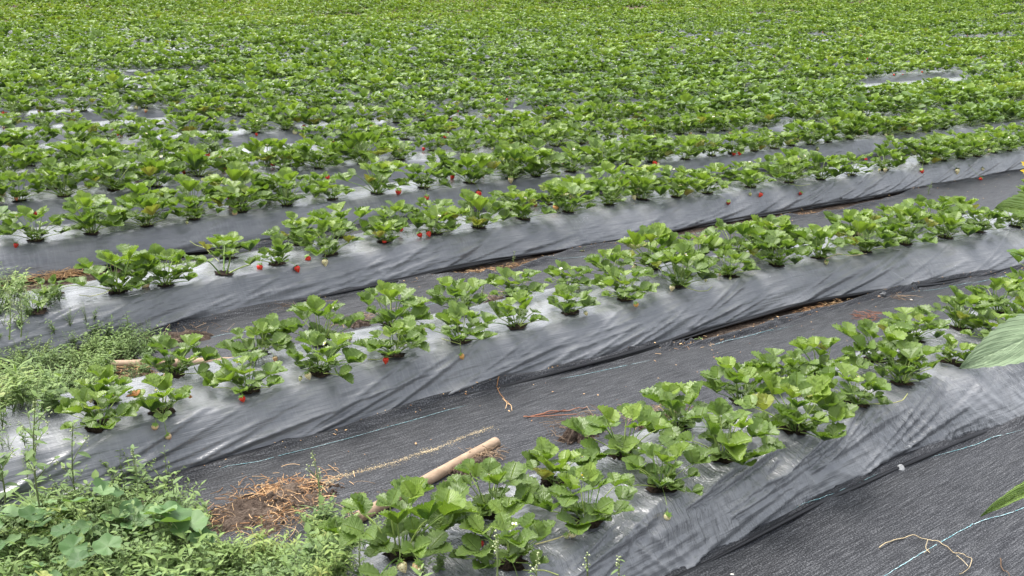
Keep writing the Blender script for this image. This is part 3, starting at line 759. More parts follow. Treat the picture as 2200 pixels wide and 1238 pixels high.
order = {}
for p in sorted(IND, key=lambda p: p['v']):
    key = (p['i'], p['row'])
    if -20 < p['px'] < 2215: order[key] = order.get(key, 0) + 1; p['n'] = order[key]
    else: p['n'] = 0
for idx, p in enumerate(IND):
    root = bpy.data.objects.new('strawberry_plant', None); COL.objects.link(root); root.empty_display_size = 0.05
    root.location = (p['x'], p['y'], p['z']); root.rotation_euler = (random.uniform(-.08, .08), random.uniform(-.08, .08), p['rz']); s = p['s']
    s *= .88 if p['i'] == 0 else .93 if p['i'] == 1 else 1.0
    root.scale = (s, s, s * random.uniform(0.92, 1.1))
    src = SMALL[idx % 2] if p['k'] == 's' else PROTO[p['k']]
    link('foliage', src[0], root); link('stems', src[1], root)
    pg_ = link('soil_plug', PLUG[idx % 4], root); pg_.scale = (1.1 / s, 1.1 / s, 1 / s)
    fruits = []
    for P, c in extra.get(id(p), []): add_berry(root, p, P, c); fruits.append(c)
    if not fruits and p['k'] != 's' and p['i'] > 0:
        for q in range(random.choice([0, 0, 1, 1, 2])):
            a = -math.pi / 2 + random.uniform(-1.3, 1.3); r = random.uniform(.06, .11) * s
            c = random.choice(['green', 'green', 'cream', 'cream', 'pink'] + (['red', 'red', 'red', 'dkred'] if p['i'] > 2 else []))
            P = np.array([p['x'] + math.cos(a) * r, p['y'] + math.sin(a) * r, 0]); add_berry(root, p, P, c); fruits.append(c)
    nf = 0
    if p['k'] != 's':
        for q in range(random.choice([0, 0, 0, 1, 1])):
            a = random.uniform(0, 6.28); r = random.uniform(.02, .1); h = src[2] * random.uniform(.8, 1.1)
            f = link('flower', FLOWER, root); f.location = (math.cos(a) * r, math.sin(a) * r, h); f.rotation_euler = (random.uniform(-.6, .6) + .4, random.uniform(-.5, .5), 0)
            link('flower_centre', FCEN, f); nf += 1
            G = Geo(); V, Fc = tube(bez((0, 0, .01), (math.cos(a) * r * .4, math.sin(a) * r * .4, h * .7), f.location, 5), 0.0011, 4, False); G.add(V, Fc)
            link('flower_stalk', G.mesh('flower_stalk', [M['stem']]), root)
    size = 'tiny young' if p['k'] == 's' else 'small' if s < .86 else 'large' if s > 1.03 else 'leafy'
    rip = [c for c in fruits if c in ('red', 'dkred')]; pal = [c for c in fruits if c not in ('red', 'dkred')]
    look = '' if not fruits else (' with red fruit' if rip else ' with pale fruit')
    where = f"{ordinal(p['n'])} from left" if p['n'] else ('cut by the left edge' if p['px'] < 1100 else 'cut by the right edge')
    bed = 'nearest bed' if p['i'] == 0 else f"{ordinal(p['i'] + 1)} nearest bed"
    lab = f"{size} strawberry plant{look}, {where}, {'back' if p['row'] else 'front'} row of {bed}"
    if len(lab.split()) > 16: lab = lab.replace(size + ' ', '', 1)
    if len(lab.split()) > 16: lab = lab.replace(look, '', 1)
    tag(root, lab, 'plant', 'strawberry plants in rows on the plastic covered beds')

# ------------------------------------------------------------------ the rest of the crop: far past three hundred, one mass
FARG = {}
for lod, n, cnt_ in ((1, 16, 6), (2, 15, 6)):
    L_ = []
    for k in range(cnt_):
        rr = random.Random(k); Fo, St = make_plant(500 + k + lod * 50, n if lod == 1 else 13, rr.uniform(.13, .165), rr.uniform(.12, .15), 0.066 if lod == 1 else 0.074, lod)
        G = Geo(); G.add_geo(Fo.arrays(), np.eye(3), np.zeros(3))
        if lod == 1:
            V, Fs, UV, R = St.arrays(); G.add(V, [f for f, m in Fs], None, R, 1)
        for q in range(rr.choice([1, 2, 3])):
            a = rr.uniform(0, 6.28); r = rr.uniform(.03, .12); c = rr.choice([2, 3, 3, 3, 3]); s = 0.0085
            V = np.array([[0, 0, 0], [s, 0, -s], [0, s, -s], [-s, 0, -s], [0, -s, -s], [0, 0, -2 * s]]) + [math.cos(a) * r, math.sin(a) * r, rr.uniform(.05, .19) if c == 2 else rr.uniform(.03, .12)]
            G.add(V, np.array([[0, 1, 2], [0, 2, 3], [0, 3, 4], [0, 4, 1], [5, 2, 1], [5, 3, 2], [5, 4, 3], [5, 1, 4]]), None, .5, c)
        if k == 0:
            s = 0.014; V = np.array([[0, 0, 0], [s, 0, -s], [0, s, -s], [-s, 0, -s], [0, -s, -s], [0, 0, -2 * s]]) + [0.02, -0.11, 0.035]
            G.add(V, np.array([[0, 1, 2], [0, 2, 3], [0, 3, 4], [0, 4, 1], [5, 2, 1], [5, 3, 2], [5, 4, 3], [5, 1, 4]]), None, .5, 4)
        L_.append(G.arrays())
    FARG[lod] = L_
BIG = Geo()
for p in REST:
    lod = 1 if p['d'] < 17 else 2
    rz = p['rz']; s = p['s'] * (1.08 if lod == 1 else 1.15 + .12 * min(1, max(0, (p['d'] - 25) / 25)))
    z = p['z'] - (0.0 if p['i'] < NB else 0.07)
    BIG.add_geo(random.choice(FARG[lod]), rot(0, 0, rz), np.array([p['x'], p['y'], z]), s, random.uniform(-.12, .12) + .35 * (float(noise(p['x'] * .35, p['y'] * .5, 77)) - .5))
print('plants', len(plants), 'mass verts', BIG.n)
o = link('strawberry_crop', BIG.mesh('strawberry_crop', [M['leaf_far'], M['stem'], M['petal'], M['green'], M['red']]))
tag(o, 'dense far rows of strawberry plants filling the field to the top', 'crop', kind='stuff')
# ------------------------------------------------------------------ weeds
def ovate(L, W, n=5, droop=0.2):
    t = np.linspace(0, 1, n); pr = np.sin(math.pi * t ** 0.8) ** 0.8; pr[0] = 0.06; pr[-1] = 0.02
    V = []
    for a in (-1, 0, 1): V.append(np.stack([a * pr * W / 2, t * L, abs(a) * pr * W * 0.12 - droop * L * t ** 2], -1))
    V = np.stack(V, 1).reshape(-1, 3)
    return V, grid_faces(n, 3)

def put_leaf(G, P, az, el, L, W, rnd, droop=0.25, n=5, roll=0.0):
    V, Fc = ovate(L, W, n, droop); R = rot(0, 0, az - math.pi / 2) @ rot(el, 0, 0) @ rot(0, roll, 0)
    G.add(V @ R.T + P, Fc, None, rnd)

def goosefoot(seed, H=0.35, heads=True, dens=1.0, lw=0.5, leafL=0.035, bare=0.0):
    """upright weed: stem, rhombic leaves, knobbly seed heads"""
    rng = random.Random(seed); Lf = Geo(); St = Geo(); Hd = Geo()
    def shoot(P0, d, Ht, lv):
        bend = np.array([rng.uniform(-.12, .12), rng.uniform(-.12, .12), 0]) * Ht
        P = bez(P0, P0 + d * Ht * 0.5 + bend, P0 + d * Ht, 9); V, Fc = tube(P, np.linspace(0.0028 if lv == 0 else 0.0016, 0.0009, 9), 5, False); St.add(V, Fc, None, rng.random())
        nl = max(3, int(Ht / 0.016 * dens))
        for k in range(nl):
            t = (k + 0.5) / nl
            if t < bare: continue
            q = P[min(8, int(t * 8.99))] + (P[min(8, int(t * 8.99) + 1)] - P[min(8, int(t * 8.99))]) * ((t * 8.99) % 1)
            sz = leafL * (1.1 - 0.65 * t) * rng.uniform(.7, 1.2)
            put_leaf(Lf, q, k * 2.4 + rng.uniform(-.4, .4), rng.uniform(-.1, .8), sz, sz * lw, .35 + .35 * t + rng.uniform(-.15, .2))
        if heads:
            for k in range(int(14 if lv == 0 else 7)):
                t = 1 - 0.3 * rng.random(); q = P[-1] * t + P[int(5 + 2 * rng.random())] * (1 - t); q = q + np.array([rng.uniform(-.006, .006), rng.uniform(-.006, .006), rng.uniform(-.03, .012)])
                s = rng.uniform(.0018, .0036); V = np.array([[0, 0, s], [s, 0, 0], [0, s, 0], [-s, 0, 0], [0, -s, 0], [0, 0, -s]]) + q
                Hd.add(V, np.array([[0, 1, 2], [0, 2, 3], [0, 3, 4], [0, 4, 1], [5, 2, 1], [5, 3, 2], [5, 4, 3], [5, 1, 4]]), None, rng.random())
        if lv == 0:
            for k in range(int(H / 0.05)):
                t = 0.25 + 0.6 * k / max(1, int(H / 0.05)); q = P[int(t * 8)]; a = k * 2.4 + rng.uniform(-.4, .4)
                if t < bare: continue
                shoot(q, np.array([math.cos(a) * .6, math.sin(a) * .6, .8]), Ht * rng.uniform(.12, .28), 1)
    shoot(np.zeros(3), np.array([0, 0, 1.0]), H, 0)
    return Lf, St, Hd

def mallow(seed, n=9, R=0.11, sz=0.032):
    rng = random.Random(seed); Lf = Geo(); St = Geo()
    for k in range(n):
        a = k * 2.4 + rng.uniform(-.4, .4); r = R * math.sqrt((k + .5) / n); h = rng.uniform(.07, .17) * (1.1 - .4 * r / R)
        tip = np.array([math.cos(a) * r, math.sin(a) * r, h]); V, Fc = tube(bez((0, 0, 0), tip * [.4, .4, .8], tip, 6), .0012, 4, False); St.add(V, Fc, None, rng.random())
        m = 26; th = np.linspace(0.25, 2 * math.pi - 0.25, m); s = sz * rng.uniform(.7, 1.2)
        rr = s * (0.86 + 0.12 * np.abs(np.cos(th * 2.5)) + 0.03 * np.cos(th * 13)); pl = 0.10 * s * np.cos(th * 5)
        c = np.stack([np.cos(th) * rr * .5, np.sin(th) * rr * .5, pl * .4 + s * .05], -1); e = np.stack([np.cos(th) * rr, np.sin(th) * rr, pl + s * .16], -1)
        V = np.concatenate([[[0, 0, 0]], c, e]); i = np.arange(m - 1)
        Rm = rot(rng.uniform(-.3, .35) + .15, rng.uniform(-.3, .3), a + rng.uniform(-1, 1))
        uvv = np.concatenate([[[.5, .5]], c[:, :2] / s / 2 + .5, e[:, :2] / s / 2 + .5])
        Lf.add(V @ Rm.T + tip, [np.stack([i * 0, i + 1, i + 2], -1), np.stack([i + 1, i + 1 + m, i + 2 + m, i + 2], -1)], uvv, rng.uniform(.25, .85))
    return Lf, St

def sprig(seed, kind, H):
    """small herb for the undergrowth: kind 0 ovate, 1 narrow feathery, 2 grassy"""
    rng = random.Random(seed); G = Geo()
    lf_ = rng.choice([.5, .65, .8, 1.0, 1.35]); wf_ = rng.choice([.7, 1, 1, 1.3])
    for b in range(rng.choice([3, 4, 5])):
        a = rng.uniform(0, 6.28); l = rng.uniform(.1, .7); Ht = H * rng.uniform(.6, 1.1)
        tip = np.array([math.cos(a) * l * Ht, math.sin(a) * l * Ht, Ht]); P = bez((0, 0, 0), (tip[0] * .3, tip[1] * .3, Ht * .6), tip, 6)
        V, Fc = tube(P, np.linspace(.0016, .0007, 6), 3, False); G.add(V, Fc, None, rng.random(), 1)
        nl = 11 if kind == 0 else 17 if kind == 1 else 8
        for k in range(nl):
            t = 0.15 + .85 * (k + rng.random()) / nl; f = min(t, .999) * 5; q = P[int(f)] * (1 - f % 1) + P[int(f) + 1] * (f % 1)
            L = {0: .029, 1: .034, 2: .08}[kind] * rng.uniform(.5, 1.35) * (1.15 - .45 * t) * lf_; wdt = {0: .5, 1: .27, 2: .07}[kind] * wf_
            put_leaf(G, q, k * 2.4 + rng.uniform(-.5, .5), rng.uniform(-.2, .9), L, L * wdt, .3 + .45 * t + rng.uniform(-.2, .25), rng.uniform(0, .5), 4)
    return G

def in_poly(x, y, poly):
    c = False; n = len(poly)
    for k in range(n):
        x1, y1 = poly[k]; x2, y2 = poly[(k + 1) % n]
        if (y1 > y) != (y2 > y) and x < (x2 - x1) * (y - y1) / (y2 - y1) + x1: c = not c
    return c
def ground_z(x, y):
    u, v = to_uv((x, y))
    for i in range(3):
        e = float(edge_u(i, v)); fe = float(row_u(i, v)) + row_gap(i) + .2
        if e < u < fe and v > vrange(i)[0]: return max(0.0, surf_z(i, u, v))
    return 0.005
SPR = [[sprig(1000 + 20 * k + j, k, h).arrays() for j in range(14)] for k, h in ((0, .14), (1, .15), (2, .11))]
SPRL = [sprig(1200 + j, 0, .08).arrays() for j in range(5)]
MAL = []
for j in range(4):
    Lf, St = mallow(1300 + j, 6, .07, .019); G = Geo(); G.add_geo(Lf.arrays(), np.eye(3), np.zeros(3)); V, Fs, UV, R = St.arrays(); G.add(V, [f for f, m in Fs], None, R, 1)
    a = G.arrays(); MAL.append((a[0], [(f, 2 if m == 0 else 1) for f, m in a[1]], a[2], a[3]))
U = Geo()
# polygons (photo pixels of the weeds' feet on the ground), number, height scale, mix
zones = [([(-60,1160),(200,1120),(400,1125),(450,1200),(440,1420),(-120,1420)], 640, .75, 'mixed'),
         ([(-60,1000),(120,1010),(330,1040),(430,1090),(420,1130),(-60,1130)], 34, .7, 'mixed'),
         ([(440,1225),(560,1215),(700,1200),(770,1235),(750,1300),(720,1420),(440,1420)], 300, .6, 'light'),
         ([(640,1130),(740,1140),(760,1220),(690,1200)], 32, .6, 'light'),
         ([(-60,930),(130,950),(160,1000),(-60,1010)], 34, .8, 'light'),
         ([(-60,800),(120,770),(250,810),(240,850),(120,890),(-60,920)], 125, .65, 'grey'),
         ([(-40,770),(100,730),(320,760),(330,790),(230,810),(-40,810)], 110, .5, 'grey'),
         ([(200,745),(330,735),(360,760),(320,775),(200,775)], 60, .75, 'grey'),
         ([(150,830),(260,800),(330,800),(280,850),(180,870)], 40, .5, 'light'),
         ([(-40,700),(60,710),(90,740),(-40,770)], 30, .8, 'light'),
         ([(640,1225),(830,1238),(960,1290),(940,1400),(640,1400)], 70, .38, 'light')]
for poly, n, hs_, mix in zones:
    xs_ = [q[0] for q in poly]; ys_ = [q[1] for q in poly]; k = 0
    # sample evenly on the ground, not in the picture
    W_ = [at(x, y, 0)[:2] for x, y in poly]; x0, x1 = min(q[0] for q in W_), max(q[0] for q in W_); y0, y1 = min(q[1] for q in W_), max(q[1] for q in W_)
    tries = 0
    while k < n and tries < 40000:
        tries += 1
        gx, gy = random.uniform(x0, x1), random.uniform(y0, y1)
        if not in_poly(gx, gy, W_): continue
        if math.hypot(gx, gy) < 0.55: continue
        if any((gx - q['x']) ** 2 + (gy - q['y']) ** 2 < .010 for q in IND[:14]): k += 1; continue
        patch = noise(gx * 5, gy * 5, 61)
        if mix == 'mixed': arr = random.choice(MAL) if patch > .7 and random.random() < .3 else random.choice(SPR[0]) if random.random() < .55 else random.choice(SPR[1]) if random.random() < .75 else random.choice(SPR[2])
        elif mix == 'light': arr = random.choice(SPR[1] if patch > .5 else SPR[0]) if random.random() < .85 else random.choice(SPR[2])
        else: arr = random.choice(SPR[1]) if random.random() < .6 else random.choice(SPRL)
        U.add_geo(arr, rot(0, 0, random.uniform(0, 6.28)), np.array([gx, gy, ground_z(gx, gy)]), hs_ * random.uniform(.55, 1.35), (patch - .5) * 1.1 + (.12 if mix != 'mixed' else -.05))
        k += 1
o = link('weeds', U.mesh('weeds', [M['weed'], M['weedstem'], M['mallow']])); tag(o, 'tangle of low green weeds spilling over the left ends of the beds', 'weeds', kind='stuff')
print('weeds verts', U.n)

def weed(px, py, H, label, seed, z=None, name='goosefoot', **kw):
    P = at(px, py, 0.0); zz = ground_z(P[0], P[1]) if z is None else z; P = at(px, py, zz)
    Lf, St, Hd = goosefoot(seed, H, **kw)
    r = bpy.data.objects.new(name, None); COL.objects.link(r); r.location = (P[0], P[1], zz); r.rotation_euler = (random.uniform(-.12, .12), random.uniform(-.12, .12), random.uniform(0, 6))
    link('leaves', Lf.mesh('leaves', [M['weed']]), r); link('stem', St.mesh('stem', [M['weedstem']]), r)
    if Hd.n: link('seed_heads', Hd.mesh('seed_heads', [M['seedhead']]), r)
    tag(r, label, 'weed', 'single weeds standing out of the undergrowth'); return r
weed(686, 1118, .21, 'tall thin dark-stemmed weed with pale seed head, in front of the woven fabric', 1, lw=.3, leafL=.018, dens=.8, bare=.35)
weed(172, 1110, .30, 'leafy upright weed with dark stem before the strawberry plant at far left', 2, lw=.5, leafL=.04, dens=1.0, bare=.2)
weed(85, 1090, .32, 'tall open weed with drooping leaves, second from the left edge', 3, lw=.45, leafL=.045, dens=.8, bare=.2)
weed(12, 1080, .26, 'tall weed cut by the left edge beside the second bed', 4, lw=.45, leafL=.045, dens=.8)
weed(20, 730, .20, 'wispy pale weed at the left edge in front of the third bed', 5, lw=.25, leafL=.03, dens=1.0)
weed(45, 725, .21, 'taller wispy weed just right of the one at the left edge', 6, lw=.25, leafL=.026, dens=1.0)
weed(300, 1110, .21, 'bushy weed with upright reddish seed spike in the weed tangle', 7, lw=.35, leafL=.05, dens=1.5)
weed(395, 1150, .19, 'weed with broad pale toothed leaves beside the orange straw', 8, lw=.4, leafL=.06, dens=.9, heads=False)
weed(1262, 1262, .085, 'small dark-stemmed weed with seed clusters at bottom, left of the paired one', 9, lw=.3, leafL=.02, dens=.7, bare=.3)
weed(1330, 1275, .085, 'small pale weed with knobbly spike, rightmost along the bottom of the photo', 10, lw=.3, leafL=.03, dens=.9)
weed(1152, 1275, .10, 'small knobbly pale seed spike below the nearest strawberry plant', 11, lw=.25, leafL=.018, dens=.6, bare=.3)
weed(1068, 1262, .13, 'thin seed stalk rising in front of the nearest front-row plant', 12, lw=.25, leafL=.016, dens=.5, bare=.3)
weed(905, 1300, .09, 'light green feathery weed below the leftmost back-row plant of the nearest bed', 13, lw=.3, leafL=.045, dens=1.6)
weed(785, 1262, .13, 'pale seeding weed left of the nearest bed end', 14, lw=.3, leafL=.03, dens=1.1)
weed(750, 1215, .17, 'slender green seeding weed by the dirt at the end of the cardboard tube', 15, lw=.25, leafL=.025, dens=1.2)
weed(350, 1290, .15, 'pale woolly broad-leaved weed at the bottom of the photo', 16, lw=.5, leafL=.06, dens=1.2, heads=False)
weed(1104, 566, .06, 'tiny weed growing in the dirt gap below the third bed', 17, lw=.4, leafL=.02, dens=1.0)
weed(1254, 545, .035, 'small pale tufted weed at right end of dirt gap below the third bed', 18, lw=.3, leafL=.04, dens=1.8, heads=False)
weed(815, 622, .035, 'tiny sprout at the foot of the third bed', 19, lw=.3, leafL=.02, dens=1.0, heads=False)
weed(1038, 640, .08, 'small feathery weed behind the back row of the second bed', 20, lw=.25, leafL=.016, dens=1.4)
weed(1500, 735, .025, 'small sprout in the dirt gap below the second bed', 21, lw=.35, leafL=.03, dens=1.4, heads=False)
weed(370, 545, .09, 'small weed with round paired leaves rising behind the third bed', 22, lw=.7, leafL=.022, dens=.7, heads=False)
weed(1995, 420, .11, 'bluish feathery weed rising above plants of the second bed at right', 23, lw=.3, leafL=.03, dens=1.4, heads=False)
def mallow_thing(px, py, label, seed, n=9, sz=.038, R=.1):
    P = at(px, py, 0.0); Lf, St = mallow(seed, n, R, sz); r = bpy.data.objects.new('mallow', None); COL.objects.link(r); r.location = (P[0], P[1], 0.03)
    link('leaves', Lf.mesh('leaves', [M['mallow']]), r); link('stems', St.mesh('stems', [M['weedstem']]), r); tag(r, label, 'weed', 'round-leaved mallows')
mallow_thing(240, 1190, 'mallow with large round crinkled leaves near middle of the weed tangle', 31)
mallow_thing(400, 1215, 'mallow with one big round leaf at right edge of weed tangle by the dirt', 32, 6, .045, .07)
mallow_thing(60, 1230, 'mallow with round leaves at the left of the weed tangle', 33)
mallow_thing(150, 1300, 'mallow with small round leaves near the bottom left corner', 34, 9, .03)

# ------------------------------------------------------------------ soil heaps, straw, litter
def heap(px, py, rx, ry, h, label, seed, az=None, mat_='soil', z=0.004, stones=True):
    P = at(px, py, z); n, m = 40, 64; G = Geo(); r = np.linspace(0, 1, n)[:, None]; th = np.arange(m)[None] / m * 2 * math.pi
    a = math.pi / 2 - PHI if az is None else az
    rag = 1 + 1.1 * (fbm(np.cos(th) * 3 + 5, np.sin(th) * 3 + seed, seed, 4) - .5)
    x = r * np.cos(th) * rx * rag; y = r * np.sin(th) * ry * rag
    X_ = P[0] + x * math.cos(a) - y * math.sin(a); Y_ = P[1] + x * math.sin(a) + y * math.cos(a)
    hh = h * (1 - r ** 2) * (0.4 + 1.0 * fbm(X_ * 9, Y_ * 9, seed, 3)) + 0.35 * min(h, .04) * (fbm(X_ * 60, Y_ * 60, seed + 3, 3) - .35) * np.clip((1 - r) * 5, 0, 1)
    hh = hh - 0.006 * r ** 4
    i = np.arange(n * m).reshape(n, m); j = np.roll(i, -1, 1)
    G.add(np.stack([X_ - P[0], Y_ - P[1], hh + 0 * th], -1).reshape(-1, 3), np.stack([i[:-1], i[1:], j[1:], j[:-1]], -1).reshape(-1, 4))
    rng = random.Random(seed)
    for k in range(int(rx * ry * 9000)):         # clods
        q = math.sqrt(rng.random()); t = rng.uniform(0, 6.28); s = rng.uniform(.003, .009) * (1 if rng.random() < .85 else 1.6)
        lx, ly = q * math.cos(t) * rx, q * math.sin(t) * ry; X1 = lx * math.cos(a) - ly * math.sin(a); Y1 = lx * math.sin(a) + ly * math.cos(a)
        V = np.array([[1, 0, 0], [-1, 0, 0], [0, 1, 0], [0, -1, 0], [0, 0, 1], [0, 0, -1.]]) * s * np.array([rng.uniform(.7, 1.3) for _ in range(3)])
        V = V @ rot(rng.uniform(0, 3), rng.uniform(0, 3), 0).T + [X1, Y1, h * (1 - q * q) * .9]
        G.add(V, np.array([[0, 2, 4], [2, 1, 4], [1, 3, 4], [3, 0, 4], [2, 0, 5], [1, 2, 5], [3, 1, 5], [0, 3, 5]]), None, rng.random())
    o = link('soil_heap', G.mesh('soil_heap', [M[mat_]], True), None, (P[0], P[1], z)); tag(o, label, 'soil heap', 'heaps of soil beside the beds'); return o
heap(580, 1098, .25, .14, .03, 'wide patch of bare dirt strewn with orange straw beside the bottom left weeds', 3)
heap(385, 740, .15, .075, .05, 'dark brown crumbly soil heap at the left end of fabric below third bed', 5)
heap(350, 820, .12, .05, .03, 'dark soil and litter patch beneath the cardboard tube at left', 6)
heap(1020, 1015, .085, .045, .045, 'lump of soil and dry roots right beside the long cardboard tube', 7)
heap(1250, 940, .10, .05, .05, 'dark soil lump behind the back row plants of the nearest bed', 8)
heap(1420, 915, .12, .04, .04, 'soil lump showing between plants of the nearest bed, right of the others', 9)
heap(1065, 655, .07, .045, .04, 'small reddish-brown soil heap behind second bed by the feathery weed', 10)
heap(770, 705, .09, .04, .035, 'low soil heap with dead stems behind second bed, left of the reddish one', 11)
heap(845, 1195, .16, .06, .03, 'dark soil around foot of the leftmost plant of the nearest bed', 12)
heap(1700, 470, .16, .045, .02, 'pale dry soil patch between the second and third beds at right', 13)

def strands(name, label, cat, spots, matk, seed, kind='stuff', w0=.0009, z0=.01, flat=.35):
    rng = random.Random(seed); G = Geo()
    for px, py, sx, sy, n, L, hgt in spots:
        P0 = at(px, py, z0)
        for k in range(n):
            q = np.array([rng.gauss(0, 1) * sx, rng.gauss(0, 1) * sy, 0]); ang = math.pi / 2 - PHI
            q[:2] = q[0] * math.cos(ang) - q[1] * math.sin(ang), q[0] * math.sin(ang) + q[1] * math.cos(ang)
            a = rng.uniform(0, 6.28); l = L * rng.uniform(.4, 1.3); z = rng.uniform(0, hgt)
            A = P0 + q + [0, 0, z]; B = A + [math.cos(a) * l, math.sin(a) * l, rng.uniform(-.3, .5) * hgt]
            Mi = (A + B) / 2 + np.array([rng.uniform(-.3, .3) * l, rng.uniform(-.3, .3) * l, rng.uniform(0, .12) * l])
            A[2] = max(A[2], .008); B[2] = max(B[2], .008)
            V, Fc = tube(bez(A, Mi, B, 5), w0 * rng.uniform(.5, 1.3), 3, False); G.add(V, Fc, None, rng.random())
    o = link(name, G.mesh(name, [M[matk]])); tag(o, label, cat, kind=kind); return o
strands('straw', 'scattered orange and tan dry straw on the dirt and in the gaps', 'straw',
        [(590,1070,.085,.05,520,.045,.018),(500,1125,.07,.04,120,.05,.015),(620,1100,.05,.06,170,.05,.025),(120,598,.09,.03,420,.05,.03),(130,575,.09,.02,160,.04,.05),(1100,572,.14,.012,90,.03,.012),
         (600,515,.14,.01,90,.03,.015),(1700,468,.15,.02,80,.03,.02),(300,800,.12,.03,110,.05,.02),(1600,720,.2,.01,50,.025,.01),(1490,510,.08,.015,90,.03,.015),(1000,588,.12,.01,90,.03,.01),(1200,550,.1,.008,60,.025,.01),(1750,665,.15,.012,120,.03,.01),(1480,742,.08,.01,60,.025,.01),(1620,495,.1,.02,60,.03,.015)], 'straw', 5)
strands('dry_litter', 'thin dead brown roots and stems lying beside the beds', 'litter',
        [(1012,1010,.045,.02,200,.04,.025),(1245,925,.06,.03,130,.05,.05),(1425,905,.08,.03,130,.05,.04),(850,1185,.12,.04,160,.07,.02),(770,695,.08,.03,120,.05,.03),(1055,645,.05,.02,80,.04,.035),(1045,985,.03,.02,110,.04,.025),
         (380,735,.08,.04,60,.05,.05),(345,810,.1,.03,90,.05,.02),(625,1120,.12,.05,90,.06,.02),(1380,900,.05,.02,60,.05,.03)], 'root', 6)
strands('withered_weed', 'withered orange-brown weed lying on the fabric below the second bed at right', 'dead weed', [(1865,683,.035,.02,70,.05,.02)], 'redstem', 8, kind='thing')
strands('withered_weed', 'few dry brown twigs lying on the fabric at the knotted film corner', 'dead weed', [(1925,640,.05,.012,24,.07,.015)], 'root', 9, kind='thing')
strands('withered_weed', 'tangled dead grey-brown weed on the fabric in front of the third bed', 'dead weed', [(635,665,.04,.02,22,.07,.03)], 'root', 10, kind='thing')

def vine(name, label, px, r, mk, i=0, seed=0, z0=.012, cat='dead vine', branches=()):
    rng = random.Random(seed); G = Geo()
    P = spline([at(x, y, z0) for x, y in px], 8)
    for q in range(len(P)):
        P[q, 2] = z0 + .006 + .006 * math.sin(q * .5 + seed) + rng.uniform(-.001, .001)
        uu, v_ = to_uv(P[q]); P[q, 2] = max(P[q, 2], path_z(0 if uu < 1.6 else 1, uu, v_) + .003)
    V, Fc = tube(P, r * (1 - .5 * np.linspace(0, 1, len(P))), 5); G.add(V, Fc, None, rng.random())
    for b in branches:
        B = spline([at(x, y, z0 + .014) for x, y in b], 6); V, Fc = tube(B, r * .6, 4); G.add(V, Fc, None, rng.random())
    o = link(name, G.mesh(name, [M[mk]])); tag(o, label, cat); return o
vine('dead_vine', 'long pale dead vine curling over the fabric in the bottom right corner', [(1888,1182),(1920,1165),(1960,1157),(2000,1163),(2030,1180),(2065,1198),(2088,1205),(2084,1222),(2060,1240)], .0016, 'vine', branches=[((1993,1160),(1988,1178),(1998,1188)), ((1985,1188),(1998,1178),(1990,1183)), ((2055,1193),(2070,1205),(2080,1217))])
vine('dead_vine', 'short dead brown twig cut by the bottom edge near the right corner', [(2148,1205),(2150,1220),(2165,1240),(2175,1255)], .002, 'root')
vine('dead_vine', 'reddish-brown dry stem lying flat on the fabric left of the soil lump', [(1125,902),(1165,893),(1200,886),(1240,884),(1262,876)], .0028, 'redstem', seed=2, branches=[((1140,896),(1190,893),(1240,890)), ((1150,893),(1190,887),(1215,880))])
vine('dead_vine', 'brown dead weed with roots lying on the fabric in the middle of the photo', [(1072,832),(1066,840),(1080,856),(1094,875)], .0018, 'straw', seed=3, branches=[((1080,856),(1090,866),(1086,878)), ((1070,836),(1078,828),(1076,812)), ((1090,866),(1098,870),(1100,882))])
vine('dead_vine', 'thin crooked dead stem running down from weed in third bed dirt gap', [(1110,566),(1116,578),(1128,584),(1150,590)], .002, 'straw', seed=4, branches=[((1128,584),(1120,592),(1124,596)),])
# knots in the film
def knot(px, py, z, r, label, seed):
    P = at(px, py, z); rng = np.random.default_rng(seed); n, m = 7, 12; t = np.linspace(0, math.pi, n)[:, None]; th = np.arange(m)[None] / m * 2 * math.pi
    rr = r * (0.6 + 0.9 * rng.random((n, m))); V = np.stack([rr * np.sin(t) * np.cos(th) * 1.4, rr * np.sin(t) * np.sin(th), rr * np.cos(t) * .8], -1).reshape(-1, 3)
    i = np.arange(n * m).reshape(n, m); j = np.roll(i, -1, 1); G = Geo(); G.add(V, np.stack([i[:-1], i[1:], j[1:], j[:-1]], -1).reshape(-1, 4), V[:, :2] * 3)
    o = link('film_knot', G.mesh('film_knot', [M['film']], False), None, P); tag(o, label, 'film knot')
knot(1066, 537, .05, .014, 'little black torn film knot sticking up from the skirt of the third bed', 1)
knot(1893, 634, .02, .02, 'bunched black film corner at the foot of the second bed at right', 2)
knot(1806, 425, .05, .010, 'small black scrap of film on the third bed skirt at right', 3)

def flecks():
    G = Geo(); rng = random.Random(77)
    for k in range(900):
        i = rng.choice([0, 1, 1, 2, 2, 3, 3]); v = rng.uniform(1.0, 9 if i > 1 else 6)
        hem = rng.random() < .7
        if i == 0 and rng.random() < .8: continue
        u = float(hem_u(i, v)) + (rng.gauss(-.01, .02) if hem else -rng.uniform(.03, .5)); z = max(path_z(i, u, v), .008) + .003
        if hem and u > float(edge_u(i, v)): continue
        x, y = uv2xy(u, v); s_ = rng.uniform(.002, .006) * (1.6 if rng.random() < .1 else 1); a = rng.uniform(0, 6.28)
        V = np.array([[s_, 0, 0], [0, .4 * s_, .001], [-s_, 0, 0], [0, -.45 * s_, 0], [0, 0, .0018]]) @ rot(rng.uniform(-.3, .3), rng.uniform(-.3, .3), a).T + [x, y, z]
        G.add(V, np.array([[0, 1, 4], [1, 2, 4], [2, 3, 4], [3, 0, 4]]), None, rng.random())
    tag(link('litter_flecks', G.mesh('litter_flecks', [M['straw']])), 'small pale flakes of dead leaf and straw along the edges of the paths', 'litter', kind='stuff')
flecks()
